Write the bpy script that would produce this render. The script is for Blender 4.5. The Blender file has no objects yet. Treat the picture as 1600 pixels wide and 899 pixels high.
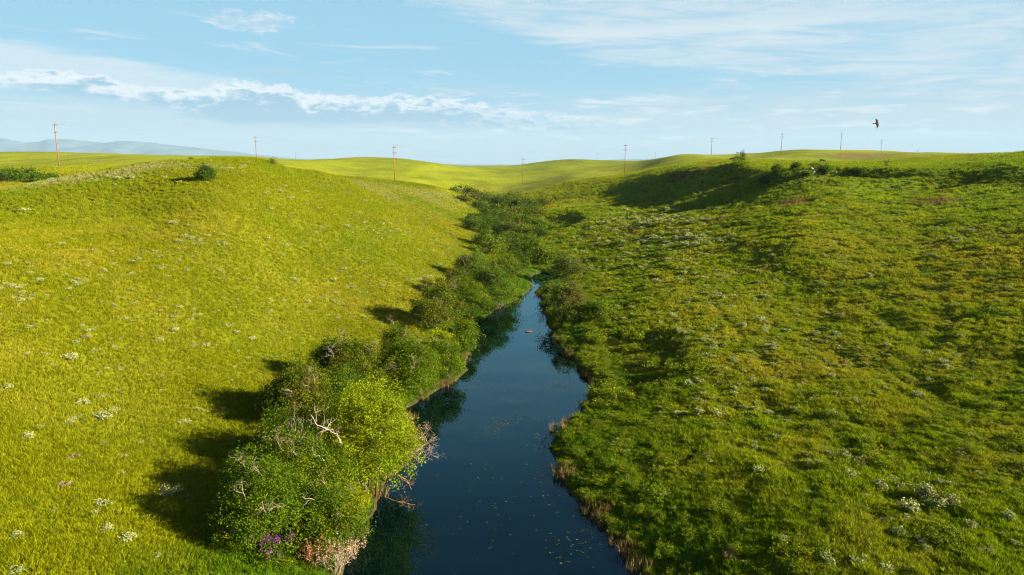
import bpy, bmesh, math, random
import numpy as np
from mathutils import Vector, Matrix

SC = bpy.context.scene
COL = SC.collection
random.seed(7)
RNG = np.random.default_rng(11)

# ------------------------------------------------------------------ camera
F_PX, CX, CY, W_PX = 1067.0, 800.0, 449.5, 1600.0
PITCH = math.radians(10.26)
CAM_H = 20.0
SP, CP = math.sin(PITCH), math.cos(PITCH)
cam_d = bpy.data.cameras.new('camera')
cam_d.sensor_width = 36.0
cam_d.lens = 36.0 * F_PX / W_PX
cam_d.clip_start = 0.5
cam_d.clip_end = 40000
cam = bpy.data.objects.new('camera', cam_d)
cam.location = (0, 0, CAM_H)
cam.rotation_euler = (math.radians(90) - PITCH, 0, 0)
COL.objects.link(cam)
SC.camera = cam

# ------------------------------------------------------------------ sun
SUN_EL, SUN_AZ = math.radians(20.0), math.radians(102.0)     # azimuth clockwise from +Y
to_sun = Vector((math.sin(SUN_AZ) * math.cos(SUN_EL), math.cos(SUN_AZ) * math.cos(SUN_EL), math.sin(SUN_EL)))
sun_d = bpy.data.lights.new('sun', 'SUN')
sun_d.energy = 5.0
sun_d.angle = math.radians(0.5)
sun_d.color = (1.0, 0.88, 0.66)
sun = bpy.data.objects.new('sun', sun_d)
sun.rotation_euler = (-to_sun).to_track_quat('-Z', 'Y').to_euler()
sun.location = (60, -20, 60)
COL.objects.link(sun)

# ------------------------------------------------------------------ colour management, render settings
SC.view_settings.view_transform = 'Standard'
SC.view_settings.look = 'None'
SC.view_settings.exposure = 2.55
SC.view_settings.gamma = 1.0
SC.render.engine = 'CYCLES'
SC.cycles.use_denoising = True
SC.cycles.denoiser = 'OPENIMAGEDENOISE'
SC.cycles.denoising_prefilter = 'NONE'
SC.cycles.filter_width = 1.15
SC.cycles.max_bounces = 5
SC.cycles.diffuse_bounces = 1
SC.cycles.glossy_bounces = 2
SC.cycles.transmission_bounces = 3
SC.cycles.transparent_max_bounces = 4
SC.cycles.volume_bounces = 0
SC.cycles.caustics_reflective = False
SC.cycles.caustics_refractive = False


def azel(u, v):
    """direction (azimuth, elevation in degrees) of a place in the photograph's sky"""
    a, b = (u - CX) / F_PX, (CY - v) / F_PX
    x, y, z = a, CP + b * SP, -SP + b * CP
    return math.degrees(math.atan2(x, y)), math.degrees(math.atan2(z, math.hypot(x, y)))


# ------------------------------------------------------------------ node helpers
class NT:
    def __init__(self, tree):
        self.t = tree
        self.n = tree.nodes
        self.l = tree.links

    def new(self, typ, **kw):
        nd = self.n.new(typ)
        for k, v in kw.items():
            setattr(nd, k, v)
        return nd

    def put(self, sock, v):
        if isinstance(v, bpy.types.NodeSocket):
            self.l.new(v, sock)
        elif v is not None:
            if isinstance(v, (tuple, list)) and len(v) == 3 and sock.type == 'RGBA':
                v = (*v, 1)
            sock.default_value = v

    def m(self, op, a, b=None, c=None, clamp=False):
        nd = self.new('ShaderNodeMath', operation=op, use_clamp=clamp)
        self.put(nd.inputs[0], a)
        if b is not None: self.put(nd.inputs[1], b)
        if c is not None: self.put(nd.inputs[2], c)
        return nd.outputs[0]

    def add(self, a, b): return self.m('ADD', a, b)
    def sub(self, a, b): return self.m('SUBTRACT', a, b)
    def mul(self, a, b): return self.m('MULTIPLY', a, b)

    def ss(self, x, lo, hi, to0=0.0, to1=1.0):
        nd = self.new('ShaderNodeMapRange', interpolation_type='SMOOTHSTEP')
        self.put(nd.inputs[0], x)
        for i, v in enumerate((lo, hi, to0, to1)):
            self.put(nd.inputs[1 + i], v)
        return nd.outputs[0]

    def mix(self, f, a, b, blend='MIX'):
        nd = self.new('ShaderNodeMix', data_type='RGBA', blend_type=blend)
        self.put(nd.inputs[0], f)
        self.put(nd.inputs[6], a)
        self.put(nd.inputs[7], b)
        return nd.outputs[2]

    def comb(self, x, y, z):
        nd = self.new('ShaderNodeCombineXYZ')
        for i, v in enumerate((x, y, z)):
            self.put(nd.inputs[i], v)
        return nd.outputs[0]

    def noise(self, vec, scale, detail=4, rough=0.55, dist=0.0, color=False):
        nd = self.new('ShaderNodeTexNoise')
        self.put(nd.inputs['Vector'], vec)
        nd.inputs['Scale'].default_value = scale
        nd.inputs['Detail'].default_value = detail
        nd.inputs['Roughness'].default_value = rough
        nd.inputs['Distortion'].default_value = dist
        return nd.outputs['Color' if color else 'Fac']

    def curve(self, x, pts):
        """piecewise curve through pts [(x, y)] with y in any range"""
        xs = [p[0] for p in pts]; ys = [p[1] for p in pts]
        x0, x1, y0, y1 = min(xs), max(xs), min(ys), max(ys)
        if y1 - y0 < 1e-6: y1 = y0 + 1
        nd = self.new('ShaderNodeFloatCurve')
        t = self.m('DIVIDE', self.sub(x, x0), x1 - x0, clamp=True)
        self.put(nd.inputs['Value'], t)
        c = nd.mapping.curves[0]
        while len(c.points) < len(pts):
            c.points.new(0.5, 0.5)
        for p, (px, py) in zip(c.points, sorted(pts)):
            p.location = ((px - x0) / (x1 - x0), (py - y0) / (y1 - y0))
        nd.mapping.update()
        return self.add(self.mul(nd.outputs[0], y1 - y0), y0)


# ------------------------------------------------------------------ world: physical sky with procedural clouds
world = bpy.data.worlds.new('World')
SC.world = world
world.use_nodes = True
wt = NT(world.node_tree)
wt.n.clear()
sky = wt.new('ShaderNodeTexSky', sky_type='NISHITA')
sky.sun_disc = False
sky.sun_elevation = SUN_EL
sky.sun_rotation = SUN_AZ
sky.altitude = 900
sky.air_density = 1.0
sky.dust_density = 0.4
sky.ozone_density = 1.6
tc = wt.new('ShaderNodeTexCoord')
sep = wt.new('ShaderNodeSeparateXYZ')
wt.l.new(tc.outputs['Generated'], sep.inputs[0])
dx, dy, dz = sep.outputs
AZ = wt.mul(wt.m('ARCTAN2', dx, dy), 180 / math.pi)
EL = wt.mul(wt.m('ARCSINE', dz), 180 / math.pi)


def cl_pts(pairs, which):
    out = []
    for u, v in pairs:
        a, e = azel(u, v)
        out.append((a, e))
    return out


# cloud coordinates: azimuth / elevation in degrees, elevation stretched because far cloud sheets are seen edge on
cv = wt.comb(wt.mul(AZ, 0.1), wt.mul(EL, 0.26), 0.0)
cv2 = wt.comb(wt.mul(AZ, 0.045), wt.mul(wt.add(EL, wt.mul(AZ, 0.035)), 0.42), 3.1)
puff = wt.noise(cv, 6.5, 9, 0.62, 0.25)              # cumulus billows
puff0 = wt.sub(puff, 0.5)
fine = wt.noise(cv, 16.0, 6, 0.62)
streak = wt.noise(cv2, 3.0, 9, 0.66, 0.8)            # thin drawn-out cirrus
streak2 = wt.noise(wt.comb(wt.mul(AZ, 0.03), wt.mul(EL, 0.30), 9.0), 2.4, 7, 0.6, 0.4)
st0 = wt.sub(streak, 0.5)

# long cumulus bank on the left: lit crown over a flat blue-grey base
topc = wt.curve(AZ, cl_pts([(-100, 104), (0, 108), (120, 110), (240, 135), (330, 132), (400, 126), (480, 143), (560, 149), (680, 150), (760, 164), (850, 176), (960, 182), (1080, 190)], 0))
botc = wt.curve(AZ, cl_pts([(-100, 128), (0, 134), (120, 148), (240, 168), (330, 188), (400, 196), (480, 200), (560, 198), (680, 198), (760, 204), (850, 206), (960, 208), (1080, 210)], 0))
h_top = wt.sub(wt.add(topc, wt.mul(puff0, 2.4)), EL)
h_bot = wt.sub(EL, wt.add(botc, wt.mul(st0, 1.6)))
side = wt.mul(wt.ss(AZ, -60, -33, 0.15, 1), wt.ss(AZ, 2, 14, 1, 0))
bank = wt.mul(wt.mul(wt.ss(h_top, -0.05, 0.30), wt.ss(h_bot, -0.25, 0.5)), side)
frag = wt.ss(wt.add(puff, wt.ss(AZ, -14, 0, 0.22, 0.0)), 0.42, 0.56)
bank = wt.mul(bank, frag)
crown = wt.mul(wt.ss(wt.add(h_top, wt.mul(puff0, 3.6)), 1.5, 0.4), wt.ss(fine, 0.28, 0.56, 0.6, 1.0))

# soft veil above the bank at far left
vt = wt.curve(AZ, cl_pts([(-120, 40), (0, 52), (120, 74), (220, 92), (330, 108)], 0))
veil = wt.mul(wt.mul(wt.ss(wt.sub(wt.add(vt, wt.mul(st0, 3.0)), EL), -0.25, 0.9), wt.ss(EL, wt.sub(topc, 1.6), wt.sub(topc, 0.2))), wt.ss(AZ, -18, -26))
# small cloud
sa, se = azel(394, 33)
ell = wt.add(wt.m('POWER', wt.m('DIVIDE', wt.sub(AZ, sa), 4.0), 2.0), wt.m('POWER', wt.m('DIVIDE', wt.sub(EL, wt.add(se, wt.mul(wt.sub(AZ, sa), 0.02))), 0.85), 2.0))
small = wt.mul(wt.ss(wt.add(ell, wt.mul(puff0, -3.6)), 1.0, 0.0), 0.8)
sb, sf = azel(430, 114)
ell2 = wt.add(wt.m('POWER', wt.m('DIVIDE', wt.sub(AZ, sb), 2.8), 2.0), wt.m('POWER', wt.m('DIVIDE', wt.sub(EL, sf), 0.35), 2.0))
grey = wt.mul(wt.ss(wt.add(ell2, wt.mul(puff0, -6.0)), 1.0, 0.1), 0.6)
# little flat grey clouds right of the bank
gr2 = wt.new('ShaderNodeTexNoise')
wt.put(gr2.inputs['Vector'], wt.comb(wt.mul(AZ, 0.16), wt.mul(EL, 1.1), 5.5)); gr2.inputs['Scale'].default_value = 1.6; gr2.inputs['Detail'].default_value = 5
flat = wt.mul(wt.ss(gr2.outputs['Fac'], 0.60, 0.68), wt.mul(wt.mul(wt.ss(EL, 2.2, 2.8), wt.ss(EL, 5.0, 4.2)), wt.mul(wt.ss(AZ, -12, -2), wt.ss(AZ, 22, 12))))
# cirrus above, densest to the right; thinner higher up
cl_low = wt.curve(AZ, cl_pts([(520, -70), (640, 0), (760, 40), (860, 78), (1000, 108), (1150, 122), (1400, 130), (1700, 138)], 0))
c_hi = wt.mul(wt.ss(wt.sub(wt.add(EL, wt.mul(st0, 4.0)), cl_low), -0.4, 1.3), wt.ss(EL, 15, 28, 1.0, 0.15))
cirrus = wt.mul(c_hi, wt.ss(streak, 0.34, 0.62, 0.22, 1.0))
a0, e0 = azel(1150, 44)
band = wt.mul(wt.ss(wt.m('ABSOLUTE', wt.sub(wt.add(EL, wt.mul(st0, 2.0)), e0)), 0.85, 0.05), wt.mul(wt.ss(AZ, 0, 6), wt.ss(AZ, 36, 20)))
wisp = wt.mul(wt.ss(streak, 0.56, 0.70), wt.mul(wt.ss(EL, 2.5, 4.0), wt.ss(EL, 12, 8)))
# soft broken layers low over the middle and the right
lay = wt.noise(wt.comb(wt.mul(AZ, 0.10), wt.mul(EL, 0.75), 2.2), 2.2, 8, 0.6, 0.3)
layers = wt.mul(wt.ss(lay, 0.47, 0.58), wt.mul(wt.mul(wt.ss(EL, 1.0, 2.2), wt.ss(wt.add(EL, wt.mul(wt.sub(AZ, 10), 0.02)), 6.4, 4.6)), wt.mul(wt.ss(AZ, -20, -6), wt.ss(AZ, 60, 40))))
# low pale sheets toward the horizon
low = wt.mul(wt.ss(wt.add(EL, wt.mul(wt.sub(streak2, 0.5), 6.0)), 6.3, 2.6), wt.ss(streak, 0.30, 0.56, 0.55, 1.0))
lowr = wt.mul(wt.mul(wt.ss(wt.add(EL, wt.mul(wt.sub(streak2, 0.5), 5.0)), 7.0, 4.2), wt.ss(AZ, 4, 13)), wt.ss(streak, 0.38, 0.60, 0.2, 0.95))

blue = wt.mix(1.0, sky.outputs[0], (0.503, 0.646, 0.694), 'MULTIPLY')
blue = wt.mix(wt.ss(EL, 31, 13, 0.0, 0.9), blue, (1.32, 2.70, 3.62))
white = (4.3, 4.4, 4.5)
shade = (1.25, 2.25, 3.05)
pale = (2.75, 3.1, 3.32)
c = wt.mix(wt.mul(low, wt.ss(EL, 1.5, 5.0, 0.88, 0.70)), blue, pale)
c = wt.mix(wt.mul(lowr, 0.72), c, pale)
c = wt.mix(wt.mul(cirrus, 0.85), c, (2.95, 3.4, 3.68))
c = wt.mix(wt.mul(band, 0.7), c, (3.332, 3.672, 3.876))
c = wt.mix(wt.mul(wisp, 0.8), c, (3.128, 3.604, 3.808))
c = wt.mix(wt.mul(veil, 0.8), c, (3.196, 3.638, 3.876))
c = wt.mix(wt.mul(layers, 0.85), c, wt.mix(wt.ss(lay, 0.50, 0.66), (2.3, 2.95, 3.4), (3.75, 3.95, 4.05)))
c = wt.mix(small, c, wt.mix(wt.ss(puff, 0.45, 0.62), (2.176, 2.992, 3.536), (3.536, 3.808, 4.012)))
c = wt.mix(grey, c, (1.7, 2.652, 3.332))
c = wt.mix(wt.mul(flat, 0.7), c, (1.7, 2.686, 3.4))
c = wt.mix(wt.mul(bank, 0.92), c, wt.mix(crown, shade, white))
bg = wt.new('ShaderNodeBackground')
c = wt.mix(1.0, c, (0.785, 0.785, 0.785), 'MULTIPLY')
wt.put(bg.inputs[0], c)
bg.inputs[1].default_value = 0.05
wo = wt.new('ShaderNodeOutputWorld')
wt.l.new(bg.outputs[0], wo.inputs[0])
world.cycles.sampling_method = 'MANUAL'
world.cycles.sample_map_resolution = 512


# ------------------------------------------------------------------ numpy noise
def _hash(ix, iy, seed):
    h = (ix.astype(np.int64) * 374761393 + iy.astype(np.int64) * 668265263 + seed * 974711) & 0xFFFFFFFF
    h = ((h ^ (h >> 13)) * 1274126177) & 0xFFFFFFFF
    h = (h ^ (h >> 16)) & 0xFFFFFF
    return h / float(0xFFFFFF)


def vnoise(x, y, seed=0):
    x = np.asarray(x, float); y = np.asarray(y, float)
    ix, iy = np.floor(x), np.floor(y)
    fx, fy = x - ix, y - iy
    fx = fx * fx * fx * (fx * (fx * 6 - 15) + 10)
    fy = fy * fy * fy * (fy * (fy * 6 - 15) + 10)
    a, b = _hash(ix, iy, seed), _hash(ix + 1, iy, seed)
    cc, d = _hash(ix, iy + 1, seed), _hash(ix + 1, iy + 1, seed)
    return (a + (b - a) * fx) * (1 - fy) + (cc + (d - cc) * fx) * fy


def fbm(x, y, oct=4, seed=0, gain=0.5):
    """roughly -1 .. 1"""
    s, amp, tot = 0, 1.0, 0.0
    ca, sa_ = 0.8, 0.6
    for k in range(oct):
        s = s + amp * (2 * vnoise(x, y, seed + k * 17) - 1)
        tot += amp
        amp *= gain
        x, y = 2.03 * (ca * x - sa_ * y) + 11.3, 2.03 * (sa_ * x + ca * y) + 5.7
    return s / tot * 1.5


def sst(x, a, b):
    t = np.clip((np.asarray(x, float) - a) / (b - a), 0, 1)
    return t * t * (3 - 2 * t)


# ------------------------------------------------------------------ terrain: control points read off the view
def P(u, v, t=None, z=None, D=None):
    a, b = (u - CX) / F_PX, (CY - v) / F_PX
    yy, zz = CP + b * SP, -SP + b * CP
    if t is None:
        t = D / yy if D is not None else (z - CAM_H) / zz
    return (a * t, yy * t, CAM_H + zz * t)


# river edges x(y); pool in the far reach included
RY = np.array([-140, -60, 0, 22, 30.7, 36.9, 41, 46, 50, 54, 58, 61, 65, 71.4, 78, 86.8, 95, 102, 106, 110, 115, 119, 123, 126])
RL = np.array([-16, -12, -9.8, -9.0, -8.7, -8.5, -7.9, -6.8, -7.9, -8.6, -7.2, -5.5, -4.8, -4.9, -5.7, -4.6, -1.6, 1.3, 2.4, 3.2, 3.4, 2.9, 3.4, 5.4])
RR = np.array([-2, 2, 6.6, 7.5, 6.5, 4.7, 3.4, 2.7, 4.0, 6.3, 7.4, 7.6, 6.9, 5.8, 5.1, 4.7, 4.5, 4.3, 3.8, 4.6, 6.4, 7.6, 7.4, 5.7])


def river_d(x, y):
    """lateral distance to the water, negative inside"""
    j = 0.35 * fbm(y / 2.3, x * 0 + 4.2, 3, 5)
    l = np.interp(y, RY, RL) + j
    r = np.interp(y, RY, RR) + 0.3 * fbm(y / 1.9, x * 0 + 9.2, 3, 8)
    d = np.maximum(l - x, x - r)
    return np.where(y > 126, np.hypot(x - 5.6, y - 126) + 0.05, d)


# dry creek bed further up the valley
CKY = np.array([126, 140, 164, 200, 233, 290, 372, 480, 700])
CKX = np.array([5.6, 3.0, -1.5, -2.5, -3.5, -8, -28, -60, -90])

ctl = []
for y_ in (-140, -60, 0, 20, 32, 44, 56, 68, 80, 95, 110, 124):
    ctl.append((float(np.interp(y_, RY, RL)) - 1.5, y_, 0.9))
    ctl.append((float(np.interp(y_, RY, RR)) + 1.5, y_, 0.8))
for y_, z_ in ((140, 0.9), (164, 1.2), (200, 1.7), (233, 2.2), (290, 3.6), (372, 5.6)):
    ctl.append((float(np.interp(y_, CKY, CKX)), y_, z_))
# left hill
ctl += [P(100, 899, z=2.9), P(300, 899, z=1.9), P(0, 760, z=4.0), P(0, 640, z=5.6), P(0, 500, z=9.0), P(0, 400, z=12.2), P(0, 335, D=88),
        P(0, 298, D=108), P(130, 275, D=115), P(240, 255, D=122), P(300, 250, D=126), P(350, 248, D=127), P(400, 251, D=134), P(430, 254, D=140), P(500, 268, D=165), P(560, 284, D=200), P(620, 291, D=235), P(700, 298, D=290),
        P(350, 700, z=2.2), P(200, 600, z=4.6), P(350, 600, z=3.4), P(350, 500, z=6.0), P(200, 450, z=9.2), P(350, 400, z=10.0), P(200, 340, D=88), P(350, 330, D=88), P(350, 280, D=106), P(240, 290, D=104),
        P(480, 480, z=4.4), P(480, 400, z=8.0), P(480, 330, D=108), P(480, 290, D=142), P(600, 480, z=2.8), P(600, 400, z=6.2), P(600, 340, D=132), P(600, 310, D=180), P(700, 400, z=2.8), P(700, 340, z=5.4), P(700, 312, D=250)]
# behind the left hill
ctl += [(-120, 150, 12.5), (-85, 170, 13.0), (-55, 190, 13.5), P(30, 283, D=185), P(93, 265, D=231), P(250, 262, D=260), P(0, 256, D=330), P(400, 262, D=300), P(617, 285, D=294), (-50, 255, 10.6),
        P(0, 240, D=620), P(175, 245, D=640), P(330, 249, D=680), P(450, 250, D=700), P(560, 248, D=640), P(640, 252, D=640), P(700, 260, D=700), P(560, 265, D=420), P(680, 275, D=430), P(760, 285, D=430),
        P(-400, 240, D=500), P(-400, 270, D=160), P(-300, 400, D=70)]
# right side
ctl += [P(1300, 899, z=2.0), P(1500, 899, z=2.3), P(1600, 760, z=3.0), P(1600, 640, z=4.0), P(1600, 540, z=5.4), P(1600, 450, z=7.6), P(1600, 380, z=10.2), P(1600, 330, z=12.9), P(1600, 290, z=16.0), P(1600, 262, D=140), P(1600, 239, D=185),
        P(1400, 700, z=2.6), P(1400, 550, z=4.0), P(1400, 450, z=6.0), P(1400, 380, z=8.8), P(1400, 330, z=11.8), P(1400, 295, z=15.0), P(1400, 266, D=157), P(1450, 256, D=215), P(1400, 243, D=330),
        P(1250, 700, z=2.3), P(1250, 550, z=3.1), P(1250, 450, z=4.7), P(1250, 380, D=100), P(1250, 335, D=124), P(1250, 295, D=149), P(1250, 262, D=160), P(1250, 231, D=470), P(1330, 232, D=480), P(1400, 236, D=480), P(1520, 243, D=470),
        P(1150, 420, z=5.2), P(1150, 360, D=122), P(1150, 320, D=153), P(1150, 290, D=180), P(1150, 255, D=195), P(1150, 249, D=300),
        P(1050, 640, z=1.4), P(1050, 560, z=2.2), P(1050, 480, z=3.0), P(1050, 420, z=4.2), P(1050, 360, D=138), P(1050, 325, D=172), P(1050, 295, D=205), P(1050, 264, D=232), P(1065, 239, D=450), P(1150, 243, D=450),
        P(950, 420, z=2.2), P(950, 370, z=4.0), P(950, 330, D=190), P(950, 300, D=240), P(900, 290, D=300), P(870, 330, D=205), P(976, 268, D=397), P(900, 272, D=390), P(817, 287, D=427), P(880, 251, D=820), P(960, 255, D=620), P(780, 262, D=800),
        P(2000, 240, D=190), P(2000, 275, D=110)]
ctl += [P(1150, 258, D=215), P(1150, 255, D=250), P(1200, 260, D=195), P(1250, 261, D=172), P(1250, 260, D=190), P(1250, 257, D=230), P(1250, 252, D=300), P(1330, 262, D=168), P(1330, 260, D=190), P(1330, 256, D=250), P(1400, 262, D=166), P(1400, 260, D=190), P(1480, 260, D=162), P(1480, 256, D=195), P(1540, 257, D=155), P(1540, 250, D=185), P(1600, 250, D=158), P(1600, 240, D=215), P(1100, 259, D=240), P(1250, 247, D=360), P(1350, 249, D=340)]
# around and behind the camera, and the far plain
ctl += [(-26, 0, 5.0), (26, 0, 3.2), (-60, 0, 12), (60, 0, 6.5), (45, 25, 5.0), (80, 40, 10), (-26, -60, 5), (26, -60, 3.5), (-80, -60, 13), (80, -60, 8), (-140, 20, 17), (140, 20, 15), (-200, -150, 18), (200, -150, 14), (0, -300, 8), (-400, -400, 20), (400, -400, 18), (-500, 100, 22), (500, 100, 22)]
for ang in (-180, -140, -100, -60, -36, -18, 0, 18, 36, 60, 100, 140):
    for r_, z_ in ((1500, 11), (3500, 8), (20000, -10)):
        ctl.append((r_ * math.sin(math.radians(ang)), r_ * math.cos(math.radians(ang)), z_ - (3 if ang in (-18, 0) and r_ == 1500 else 0)))
ctl = np.array(ctl, float)


def warp(x, y):
    r = np.hypot(x, y) + 1e-6
    k = np.log1p(r / 40.0) / r
    return x * k, y * k


cwx, cwy = warp(ctl[:, 0], ctl[:, 1])


def _phi(r2):
    return 0.5 * r2 * np.log(r2 + 1e-12)


_n = len(ctl)
_A = np.zeros((_n + 3, _n + 3))
_A[:_n, :_n] = _phi((cwx[:, None] - cwx) ** 2 + (cwy[:, None] - cwy) ** 2) + np.eye(_n) * 0.0006
_A[:_n, _n:] = np.c_[np.ones(_n), cwx, cwy]
_A[_n:, :_n] = _A[:_n, _n:].T
_b = np.zeros(_n + 3)
_b[:_n] = ctl[:, 2]
RBF_W = np.linalg.solve(_A, _b)


def rbf(x, y):
    wx, wy = warp(x, y)
    out = RBF_W[_n] + RBF_W[_n + 1] * wx + RBF_W[_n + 2] * wy
    for i in range(_n):
        out = out + RBF_W[i] * _phi((wx - cwx[i]) ** 2 + (wy - cwy[i]) ** 2)
    return out


# local banks and scarps of the right side: (x, y, half width x, half length y, drop)
HOLLOWS = []
TRAILS = []
BLUFF = np.array([(P(u_, v_, D=D_)[0], D_, dp_) for u_, v_, D_, dp_ in ((1700, 262, 128, 0.0), (1600, 262, 140, 1.0), (1500, 263, 150, 2.6), (1400, 263, 158, 4.2), (1300, 261, 164, 4.6), (1230, 260, 170, 4.4), (1170, 255, 190, 3.4), (1110, 257, 215, 1.9), (1060, 262, 238, 0.8), (1000, 268, 290, 0.0))])


def ground(x, y, micro=True):
    x = np.asarray(x, float); y = np.asarray(y, float)
    r = np.hypot(x, y)
    d = river_d(x, y)
    z = rbf(x, y)
    right = sst(x - np.interp(y, np.r_[RY, CKY[1:]], np.r_[RR, CKX[1:]]), 0, 9)
    bf = sst(d, 1.0, 14.0)
    z = z + bf * 0.28 * fbm(x / 17, y / 17, 3, 31) * (1 - 0.7 * sst(r, 120, 200)) + bf * right * 0.12 * fbm(x / 5.0 + 0.5, y / 7.0, 2, 37) * (1 - 0.6 * sst(r, 100, 200))
    z = z + sst(r, 120, 500) * np.clip(r * 0.0035, 0, 2.4) * fbm(x / (40 + 0.1 * r), y / (40 + 0.1 * r), 3, 41)
    for tr_ in TRAILS:
        tx = np.interp(y, tr_[:, 1], tr_[:, 0]) + 0.5 * fbm(y / 5, y * 0 + tr_[0, 0], 2, 67)
        on = (y > tr_[0, 1]) & (y < tr_[-1, 1])
        z = z - np.where(on, 0.09 * np.exp(-((x - tx) / 0.45) ** 2) - 0.06 * np.exp(-((x - tx - 1.1) / 0.7) ** 2), 0)
    # steep bluff below the plateau edge of the right side
    e = np.interp(y, BLUFF[:, 1], BLUFF[:, 0]) - x + 5.0 * fbm(y / 16, y * 0 + 7.7, 4, 61)
    z = z - np.interp(y, BLUFF[:, 1], BLUFF[:, 2]) * np.clip(0.9 + 1.0 * fbm(y / 7.5, x / 40, 3, 63), 0.1, 1.8) * (sst(e, -1.0, 7.0) - sst(e, 9.0, 48.0))
    for hx, hy, hw, hl, dp in HOLLOWS:
        e = ((x - hx) / hw) ** 2 + ((y - hy) / hl) ** 2
        z = z - dp * (1 - sst(np.sqrt(e), 0.45, 1.0))
    # stream channel beyond the water
    ck = np.abs(x - np.interp(y, CKY, CKX))
    z = z - 0.7 * (1 - sst(ck, 0.5, 3.5)) * sst(y, 122, 140) * (1 - sst(y, 290, 370))
    if micro:
        fade = 1 - sst(r, 110, 420)
        t1 = fbm(x / 1.7, y / 1.5, 2, 51)
        t2 = fbm(x / 0.62, y / 0.62, 2, 57)
        z = z + fade * sst(d, 0.2, 2.0) * ((0.035 + 0.06 * right) * t1 + (0.015 + 0.05 * right) * t2)
    # banks
    bank = 0.22 + 0.22 * np.clip(d, 0, 3)
    z = np.where(d < 4.0, bank + (np.maximum(z, 0.3) - bank) * sst(d, 0.4, 4.0), z)
    z = np.where(d < 0.35, 0.24 - 1.5 * sst(-d, -0.35, 1.6), z)
    z = np.where((d > 0.4) & (y < 135), np.maximum(z, 0.24), z)
    return z


def hit(u, v, lo=8.0, hi=1500.0, n=2600):
    """where the sight line through a place in the photograph meets the ground"""
    a, b = (u - CX) / F_PX, (CY - v) / F_PX
    t = np.exp(np.linspace(math.log(lo), math.log(hi), n))
    x, y, z = a * t, (CP + b * SP) * t, CAM_H + (-SP + b * CP) * t
    g = ground(x, y, False)
    k = np.argmax(z < g)
    if not (z < g).any():
        k = int(np.argmin(z - g))
    if k > 0:
        d0, d1 = z[k - 1] - g[k - 1], z[k] - g[k]
        f = d0 / (d0 - d1) if d0 > d1 and d1 < 0 else 0
    else:
        f = 0
    tt = t[max(k - 1, 0)] * (1 - f) + t[k] * f
    X, Y = a * tt, (CP + b * SP) * tt
    return float(X), float(Y), float(ground(np.array([X]), np.array([Y]), False)[0])


for tr_ in ([(1330, 700), (1240, 610), (1150, 510), (1070, 440), (1020, 400)], [(1500, 640), (1380, 540), (1270, 450), (1180, 395), (1100, 350)], [(930, 660), (985, 720), (1030, 800)], [(1250, 760), (1150, 640), (1080, 560)]):
    q_ = np.array(sorted([hit(u_, v_, n=900)[:2] for u_, v_ in tr_], key=lambda p: p[1]))
    TRAILS.append(q_)
for (u_, v_, hw, hl, dp) in ((1000, 545, 5.5, 10.0, 0.8), (960, 610, 6.0, 2.6, 0.55), (870, 345, 9.0, 16.0, 1.6)):
    hx, hy, hz = hit(u_, v_)
    HOLLOWS.append((hx, hy, hw, hl, dp))


PALE = [hit(60, 288)[:2] + (10, 7), hit(130, 278)[:2] + (11, 6), hit(190, 267)[:2] + (11, 6), hit(245, 259)[:2] + (11, 6), hit(560, 288)[:2] + (14, 14), hit(640, 299)[:2] + (14, 20), hit(690, 305)[:2] + (10, 18)]
SOIL = [hit(1075, 268)[:2] + (7, 14), hit(1110, 259)[:2] + (6, 14), hit(1460, 315)[:2] + (5, 5), hit(1240, 318)[:2] + (5, 5), hit(1350, 243)[:2] + (22, 40)]
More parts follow.
